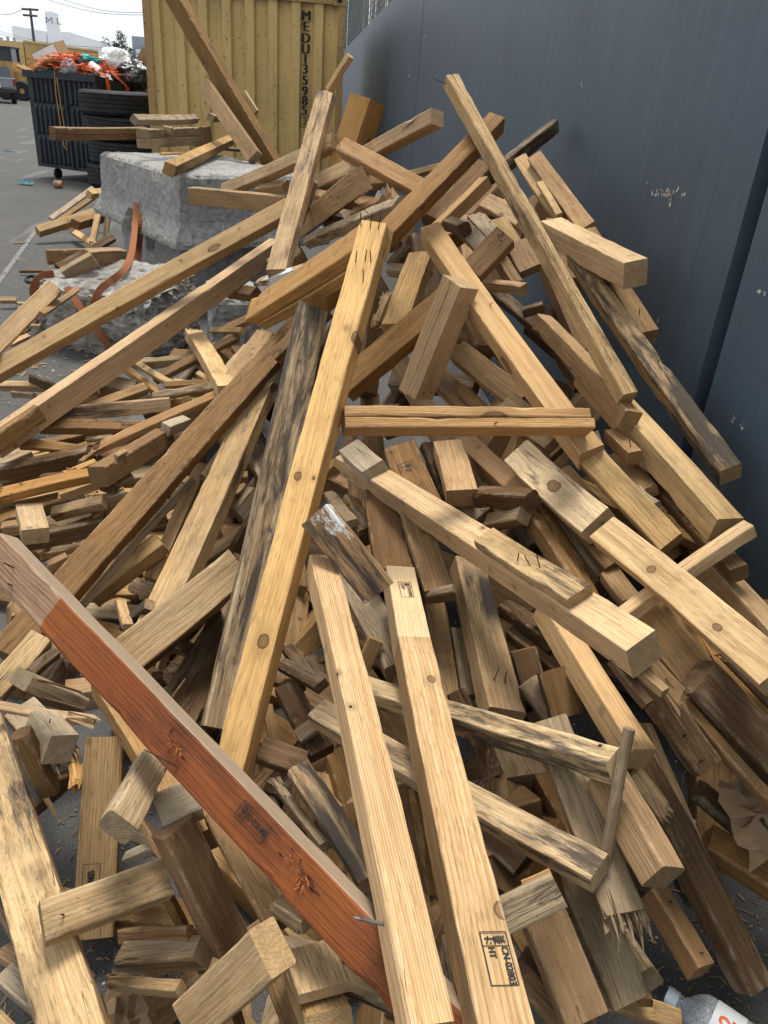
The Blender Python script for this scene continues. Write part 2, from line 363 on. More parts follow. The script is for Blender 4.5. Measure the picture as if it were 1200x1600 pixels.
# ------------------------------------------------------------------ setting: ground, wall, container
WALL_X = 1.10
def asphalt():
    t = NT('worn_asphalt'); co = t.n('TexCoord').outputs['Object']
    a = t.noise(co, 240, 4, 0.7); b = t.noise(co, 1.3, 5, 0.6); d = t.noise(co, 14, 5, 0.65)
    c = t.mix(t.mr(a, 0.35, 0.68), (0.024, 0.024, 0.024), (0.105, 0.102, 0.097))
    c = t.mix(t.mr(b, 0.35, 0.7, 0, 0.4), c, (0.105, 0.10, 0.092))
    c = t.mix(t.mr(d, 0.58, 0.72, 0, 0.5), c, (0.04, 0.037, 0.034))
    c = t.mix(t.mr(t.noise(t.vm('MULTIPLY', co, (1, 0.15, 1)), 3, 3), 0.62, 0.66, 0, 0.3), c, (0.2, 0.19, 0.18))
    v = t.vor(co, 55); vc = t.n('SeparateColor'); t.l(v.outputs['Color'], vc.inputs[0])
    st = t.math('MULTIPLY', t.mr(v.outputs['Distance'], 0.22, 0.15), t.mr(vc.outputs[0], 0.93, 0.94))
    c = t.mix(st, c, (0.45, 0.43, 0.38))
    t.bump(a, 0.5, 0.004); return t.fin(c, 0.85, 0.25)
g = MB().add([(-160, -20, 0), (160, -20, 0), (160, 260, 0), (-160, 260, 0)], [(0, 1, 2, 3)]).build('ground', asphalt())
tag(g, 'grey asphalt yard', 'ground', kind='structure')

def wall_mat():
    t = NT('blue_grey_wall_paint'); co = t.n('TexCoord').outputs['Object']
    st = t.noise(t.vm('MULTIPLY', co, (1, 7, 0.35)), 2.2, 6, 0.62, 0.4)
    fn = t.noise(co, 90, 4, 0.6); bl = t.noise(co, 1.7, 4, 0.6)
    c = t.mix(t.mr(st, 0.15, 0.85), (0.040, 0.065, 0.092), (0.065, 0.099, 0.132))
    c = t.mix(t.mr(bl, 0.45, 0.75, 0, 0.45), c, (0.034, 0.044, 0.058))
    c = t.mix(t.mr(fn, 0.5, 0.8, 0, 0.3), c, (0.095, 0.115, 0.135))
    s2 = t.noise(t.vm('ADD', t.vm('MULTIPLY', co, (1, 12, 2.6)), (3, 5, 9)), 1.6, 8, 0.72, 0.6)
    low = t.noise(co, 0.9, 2)
    scr = t.math('MULTIPLY', t.mr(s2, 0.60, 0.72), t.mr(low, 0.48, 0.62))
    c = t.mix(t.math('MULTIPLY', scr, 0.55), c, (0.23, 0.26, 0.29))
    ch = t.noise(t.vm('MULTIPLY', co, (1, 9, 6)), 3.1, 9, 0.8)
    low2 = t.noise(t.vm('ADD', co, (4, 8, 1)), 1.4, 1)
    chip = t.math('MULTIPLY', t.mr(ch, 0.735, 0.745), t.mr(low2, 0.50, 0.56))
    c = t.mix(chip, c, (0.52, 0.49, 0.45))
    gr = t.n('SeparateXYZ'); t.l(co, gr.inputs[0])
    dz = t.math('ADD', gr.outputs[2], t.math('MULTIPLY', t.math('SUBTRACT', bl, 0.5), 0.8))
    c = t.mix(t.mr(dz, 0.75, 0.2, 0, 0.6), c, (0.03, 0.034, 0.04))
    h = t.math('ADD', t.math('MULTIPLY', fn, 0.35), t.math('MULTIPLY', st, 1.0))
    h = t.math('ADD', h, t.math('MULTIPLY', scr, 0.6))
    t.bump(h, 0.5, 0.006); return t.fin(c, t.mr(fn, 0, 1, 0.42, 0.62), 0.4)
WM = wall_mat()
wr = empty('wall', (WALL_X, 8, 0)); tag(wr, 'tall blue grey painted wall with vertical seams behind the lumber pile', 'wall')
# panels with open vertical joints; a dark backing stands 4 cm behind them
ys = [-3.0, 1.915, 8.47, 14.42, 21.0, 34.0]; gap = [0.035, 0.012, 0.012, 0.012]
for i in range(5):
    y0 = ys[i] + (gap[i-1] if i else 0); y1 = ys[i+1] - (gap[i] if i < 4 else 0)
    b = MB(); ny, nz = 24, 12; vs = []
    for a in range(ny+1):
        for c_ in range(nz+1): vs.append((0.0, y0+(y1-y0)*a/ny-8, 2.61*c_/nz))
    fs = [(a*(nz+1)+c_, (a+1)*(nz+1)+c_, (a+1)*(nz+1)+c_+1, a*(nz+1)+c_+1) for a in range(ny) for c_ in range(nz)]
    b.add(vs, fs); b.box((0.041, (y0+y1)/2-8, 1.305), (0.08, y1-y0, 2.608))
    b.build('panel', WM, wr)
bk = MB().box((0.2, 7.5, 1.3), (0.18, 37, 2.6)).build('backing', plain('dark_joint', (0.016, 0.02, 0.026), 0.7), wr)
# old paint chips on the wall, each a thin raised flake
chips = MB(); rg = random.Random(4)
for (cx, cy, n, sx, sy) in ((1040, 303, 26, 26, 6), (1048, 312, 6, 3, 7), (1013, 286, 4, 2, 4), (908, 133, 6, 3, 6), (665, 60, 12, 3, 26), (640, 115, 14, 3, 26), (637, 148, 6, 3, 4),
                           (1145, 955-600, 0, 1, 1), (1028, 500, 5, 3, 4), (1010, 492, 4, 4, 3), (1146, 655, 6, 3, 6), (1160, 665, 4, 3, 3), (1080, 633, 3, 2, 3), (1190, 458, 3, 6, 2), (950, 470, 3, 3, 3), (582, 130, 8, 2, 24)):
    for k in range(int(n*1.8)):
        P = onx(cx+rg.gauss(0, sx/2), cy+rg.gauss(0, sy/2), WALL_X-0.0015)
        s = (0.0018+0.0055*rg.random()**2)*(1 if P.y < 4 else 2.0); nn = rg.randint(6, 9); a0 = rg.random()*6
        vs = [(P.x-WALL_X, P.y-8+s*cos(a0+2*pi*j/nn)*rg.uniform(.3, 1.5), P.z+1.2*s*sin(a0+2*pi*j/nn)*rg.uniform(.3, 1.5)) for j in range(nn)]
        chips.add(vs, [tuple(range(nn))])
chips.build('paint_chips', plain('bare_plaster', (0.45, 0.42, 0.38), 0.8), wr)

# fence on top of the wall
fr = empty('slatted_fence', (WALL_X+0.1, 15, 2.61)); tag(fr, 'chain fence with upright slats on top of the blue grey wall', 'fence')
sl_ = MB(); wi = MB(); rg = random.Random(3)
for k in range(300):
    y = -8 + k*0.09
    if rg.random() < 0.14: continue
    sl_.box((0.02, y, 0.72), (0.006, rg.uniform(0.045, 0.075), 1.5), Matrix.Rotation(rg.uniform(-.03, .03), 3, 'X'))
sl_.build('slat_infill', plain('weathered_slats', (0.20, 0.20, 0.19), 0.7, 0.5, 3), fr)
for k in range(14): wi.tube([(0, -9, 0.06+k*0.11), (0, 19, 0.06+k*0.11)], 0.006, 4)
for k in range(94): wi.tube([(-0.003, -9+k*0.3, 0), (-0.003, -9+k*0.3, 1.5)], 0.005, 4)
wi.build('wire_mesh', plain('galvanised_wire', (0.10, 0.11, 0.12), 0.5), fr)
for k in range(10): MB().tube([(0.06, -8.5+k*3, -0.3), (0.06, -8.5+k*3, 1.6)], 0.03, 8).build('post', plain('fence_post_grey', (0.2, 0.22, 0.24), 0.5), fr)

# yellow container
YC, CX0, CX1 = 11.2, -1.935, 0.50
def cont_mat(nm, base, rust=0.5):
    t = NT(nm); co = t.n('TexCoord').outputs['Object']
    a = t.noise(t.vm('MULTIPLY', co, (9, 9, 1.2)), 1.5, 7, 0.7, 0.3); b = t.noise(co, 1.2, 3); f = t.noise(co, 26, 5, 0.7)
    c = t.mix(t.mr(b, 0.3, 0.7), tuple(x*0.84 for x in base), tuple(x*1.1 for x in base))
    c = t.mix(t.mr(a, 0.5, 0.75, 0, 0.5), c, tuple(x*0.55 for x in base))
    r = t.mr(t.math('ADD', f, t.math('MULTIPLY', a, 0.35)), 0.86-0.16*rust, 0.94-0.16*rust)
    c = t.mix(t.math('MULTIPLY', r, 0.85), c, (0.11, 0.045, 0.02))
    t.bump(f, 0.3, 0.004); return t.fin(c, t.mr(r, 0, 1, 0.5, 0.85), 0.35)
CM = cont_mat('faded_yellow_container_paint', (0.56, 0.39, 0.15), 0.5); CR = cont_mat('rusty_container_post', (0.36, 0.225, 0.085), 0.85)
cr = empty('shipping_container', ((CX0+CX1)/2, YC, 0)); tag(cr, 'mustard yellow corrugated shipping container with black serial letters beside the blue wall', 'container')
hw = (CX1-CX0)/2
b = MB(); x = -hw+0.09; top = 2.47; prof = [(x, 0)]
pitch = (2*hw-0.18)/8.0
for k in range(8):
    xs = x+k*pitch
    prof += [(xs+pitch*0.36, 0), (xs+pitch*0.46, 0.06), (xs+pitch*0.90, 0.06), (xs+pitch, 0)]
vs = []; 
for (px_, py_) in prof: vs += [(px_, py_+0.03, 0.14), (px_, py_+0.03, top)]
b.add(vs, [(2*i, 2*i+2, 2*i+3, 2*i+1) for i in range(len(prof)-1)])
b.build('corrugated_end', CM, cr)
for s in (-1, 1): MB().box((s*(hw-0.045), 0.08, 1.28), (0.09, 0.16, 2.36)).build('corner_post', CR, cr)
MB().box((0, 0.08, 2.52), (2*hw-0.2, 0.15, 0.10)).build('top_rail', CR, cr)
MB().box((0, 0.08, 0.07), (2*hw, 0.15, 0.14)).build('bottom_rail', CR, cr)
for s in (-1, 1):
    c = MB().box((s*(hw-0.08), 0.08, 2.525), (0.17, 0.18, 0.125)).build('corner_casting', CR, cr)
    MB().tube([(s*(hw-0.08), -0.0125, 2.50), (s*(hw-0.08), -0.0125, 2.55)], 0.03, 10).build('casting_hole', plain('casting_hole_black', (0.01, 0.01, 0.01), 0.9), c)
for s in (-1, 1): MB().box((s*(hw-0.03), 3.1, 1.3), (0.05, 5.85, 2.4)).build('side_wall', CM, cr)
MB().box((0, 3.1, 2.53), (2*hw-0.12, 5.85, 0.06)).build('roof', CM, cr)
INK = plain('black_ink', (0.016, 0.015, 0.014), 0.7)
def text_mesh(s, size, ax='CENTER', thick=0.0):
    cu = bpy.data.curves.new('letters', 'FONT'); cu.body = s; cu.size = size; cu.align_x = ax; cu.align_y = 'CENTER'; cu.offset = thick
    o = bpy.data.objects.new('letters', cu); COL.objects.link(o)
    dg = bpy.context.evaluated_depsgraph_get(); me = bpy.data.meshes.new_from_object(o.evaluated_get(dg))
    vs = [v.co.copy() for v in me.vertices]; fs = [tuple(p.vertices) for p in me.polygons]
    bpy.data.objects.remove(o); bpy.data.curves.remove(cu); bpy.data.meshes.remove(me)
    return vs, fs
lm = MB(); zt = ony(479, 20, YC).z; xt = ony(478, 80, YC).x-(CX0+CX1)/2
for i, chh in enumerate('MEDU135985'):
    pz = {0: 25, 1: 42, 2: 60, 3: 77, 4: 93, 5: 109, 6: 126, 7: 143, 8: 158, 9: 173}[i]
    P = ony(478.5-(pz-25)*0.018, pz, YC)
    vs, fs = text_mesh(chh, 0.15); [lm.add([(v.x+dx_+P.x-(CX0+CX1)/2, 0.025+dy_, v.y+P.z) for v in vs], fs) for dx_, dy_ in ((-.008, 0), (0, .0015), (.008, .003))]
P = ony(476, 190, YC); vs, fs = text_mesh('2', 0.125); lm.add([(v.x+P.x-(CX0+CX1)/2, 0.025, v.y+P.z) for v in vs], fs)
for (dx, dz, sx, sz) in ((0, .065, .11, .008), (0, -.065, .11, .008), (-.055, 0, .008, .135), (.055, 0, .008, .135)):
    lm.box((P.x-(CX0+CX1)/2+dx, 0.024, P.z+dz), (sx, 0.003, sz))
lm.build('serial_letters', INK, cr)

# ------------------------------------------------------------------ concrete block
def concrete(nm, light=(0.37, 0.36, 0.34), dark=(0.20, 0.194, 0.182), stones=0.0):
    t = NT(nm); co = t.n('TexCoord').outputs['Object']
    a = t.noise(co, 6, 8, 0.7); f = t.noise(co, 70, 5, 0.7); v = t.vor(co, 38)
    a2 = t.noise(co, 22, 6, 0.75); c = t.mix(t.mr(t.math('ADD', t.math('MULTIPLY', a, 0.35), t.math('MULTIPLY', a2, 0.65)), 0.36, 0.62), dark, light)
    pit = t.mr(v.outputs['Distance'], 0.2, 0.1); n2 = t.mr(t.noise(co, 9, 3), 0.5, 0.6)
    pit = t.math('MULTIPLY', pit, n2)
    c = t.mix(t.math('MULTIPLY', pit, 0.7), c, (0.06, 0.058, 0.055))
    c = t.mix(t.mr(f, 0.55, 0.75, 0, 0.4), c, tuple(x*1.25 for x in light))
    c = t.mix(t.mr(t.noise(co, 2.2, 4), 0.55, 0.75, 0, 0.4), c, (0.26, 0.22, 0.165))
    if stones:
        s = t.vor(co, 60); sc_ = t.n('HueSaturation'); t.l(s.outputs['Color'], sc_.inputs['Color']); sc_.inputs['Saturation'].default_value = 0.15; sc_.inputs['Value'].default_value = 0.5
        c = t.mix(t.math('MULTIPLY', t.mr(t.noise(co, 4, 4), 0.45, 0.6), stones), c, sc_.outputs[0])
    h = t.math('SUBTRACT', t.math('ADD', t.math('MULTIPLY', a2, 0.8), t.math('MULTIPLY', f, 0.6)), pit); t.bump(h, 0.8, 0.018)
    return t.fin(c, 0.9, 0.2)
def roughen(o, amp, sc, seed=0):
    from mathutils import noise as mn
    for v in o.data.vertices:
        n = v.normal; p = v.co*sc+Vector((seed, seed*2.3, 0))
        v.co += n*(mn.noise(p)*amp*.45+mn.noise(p*3.1)*amp*0.35+mn.noise(p*9)*amp*0.3-max(0, mn.noise(p*4.3)-.25)*amp*1.6)
BD = Vector((-0.5, 0.866, 0)).normalized(); BW = Vector((0.866, 0.5, 0)).normalized(); BP = Vector((-0.84, 5.75, 0))
def block_mesh():
    # cross-section (outward offset, height): recessed foot, flared ledge, upright body, rounded shoulder
    prof = [(-0.13, 0.0), (-0.13, 0.18), (-0.12, 0.43), (-0.115, 0.44), (0.04, 0.465), (0.05, 0.475), (0.052, 0.50), (0.045, 0.525), (0.0, 0.61), (-0.012, 0.64), (-0.02, 0.86), (-0.028, 0.925), (-0.045, 0.945), (-0.07, 0.955), (-0.14, 0.957)]
    Lx, Wy = 1.75, 1.15; rings = []
    nl, nw = 84, 48
    def corner_ring(o):
        a0, a1, b0, b1 = -o, Lx+o, -o, Wy+o; pts = []
        for i in range(nl): pts.append((a0+(a1-a0)*i/nl, b0))
        for i in range(nw): pts.append((a1, b0+(b1-b0)*i/nw))
        for i in range(nl): pts.append((a1-(a1-a0)*i/nl, b1))
        for i in range(nw): pts.append((a0, b1-(b1-b0)*i/nw))
        return pts
    fine = []
    for k in range(len(prof)-1):
        n = max(2, int(math.hypot(prof[k+1][0]-prof[k][0], prof[k+1][1]-prof[k][1])/0.022))
        fine += [(prof[k][0]+(prof[k+1][0]-prof[k][0])*i/n, prof[k][1]+(prof[k+1][1]-prof[k][1])*i/n) for i in range(n)]
    fine.append(prof[-1])
    vs = []; N = 2*(nl+nw)
    for (o, z) in fine:
        for (l, w_) in corner_ring(o):
            notch = 0
            if 0.28 < z < 0.60 and w_ < 0.2 and abs(l-0.95) < 0.09: notch = 0.10      # slot for the strap
            vs.append(BD*l+BW*(w_+notch)+Vector((0, 0, z)))
    fs = [(i*N+j, i*N+(j+1) % N, (i+1)*N+(j+1) % N, (i+1)*N+j) for i in range(len(fine)-1) for j in range(N)]
    # top grid by shrinking rings
    base = (len(fine)-1)*N
    for s in (0.7, 0.4, 0.12):
        n0 = len(vs); cx = BD*(Lx/2)+BW*(Wy/2)
        for j in range(N):
            v = vs[base+j]; q = cx+(Vector((v.x, v.y, 0))-cx)*s; vs.append(Vector((q.x, q.y, 0.956)))
        fs += [(base+j, base+(j+1) % N, n0+(j+1) % N, n0+j) for j in range(N)]; base = n0
    fs.append(tuple(base+j for j in range(N)))
    return MB().add(vs, fs)
CON = concrete('rough_concrete')
o = block_mesh().build('concrete_block', CON, None, BP); roughen(o, 0.017, 10)
tag(o, 'large rough grey concrete block with a ledge, standing behind the left long beams', 'concrete block')
def rock(name, c, d, yaw, seed, mat, tilt=0.0, amp=0.05):
    bm = bmesh.new(); bmesh.ops.create_cube(bm, size=1.0); bmesh.ops.subdivide_edges(bm, edges=bm.edges, cuts=22, use_grid_fill=True)
    for v in bm.verts:
        p = v.co*2; s = (abs(p.x)**14+abs(p.y)**14+abs(p.z)**14)**(1/14); p = p/max(s, .01)
        v.co = Vector((p.x*d[0]/2, p.y*d[1]/2, p.z*d[2]/2))
    me = bpy.data.meshes.new(name); bm.to_mesh(me); bm.free()
    ob = link(name, me, mat); roughen(ob, amp, 4, seed); me.update()
    ob.matrix_world = Matrix.Translation(c) @ Matrix.Rotation(yaw, 4, 'Z') @ Matrix.Rotation(tilt, 4, 'X'); return ob
CS = concrete('broken_concrete_aggregate', (0.33, 0.30, 0.26), (0.15, 0.135, 0.115), 0.6)
o = rock('concrete_chunk', Vector((-1.10, 5.02, 0.21)), (0.72, 0.66, 0.44), radians(-20), 3, CS, 0.10, 0.06)
tag(o, 'fallen broken concrete chunk with exposed stones lying under the long pale beams', 'concrete chunk')
o = rock('concrete_chunk', Vector((-1.58, 5.35, 0.17)), (0.20, 0.30, 0.34), radians(-20), 9, CS, 0.10, 0.05)
tag(o, 'small pale concrete lump wrapped by the strap loop at the left', 'concrete chunk')
o = rock('concrete_chunk', Vector((-0.40, 4.75, 0.22)), (0.30, 0.5, 0.44), radians(8), 7, CON, 0, 0.03)
tag(o, 'grey concrete piece in deep shade below the lower long pale beam', 'concrete chunk')

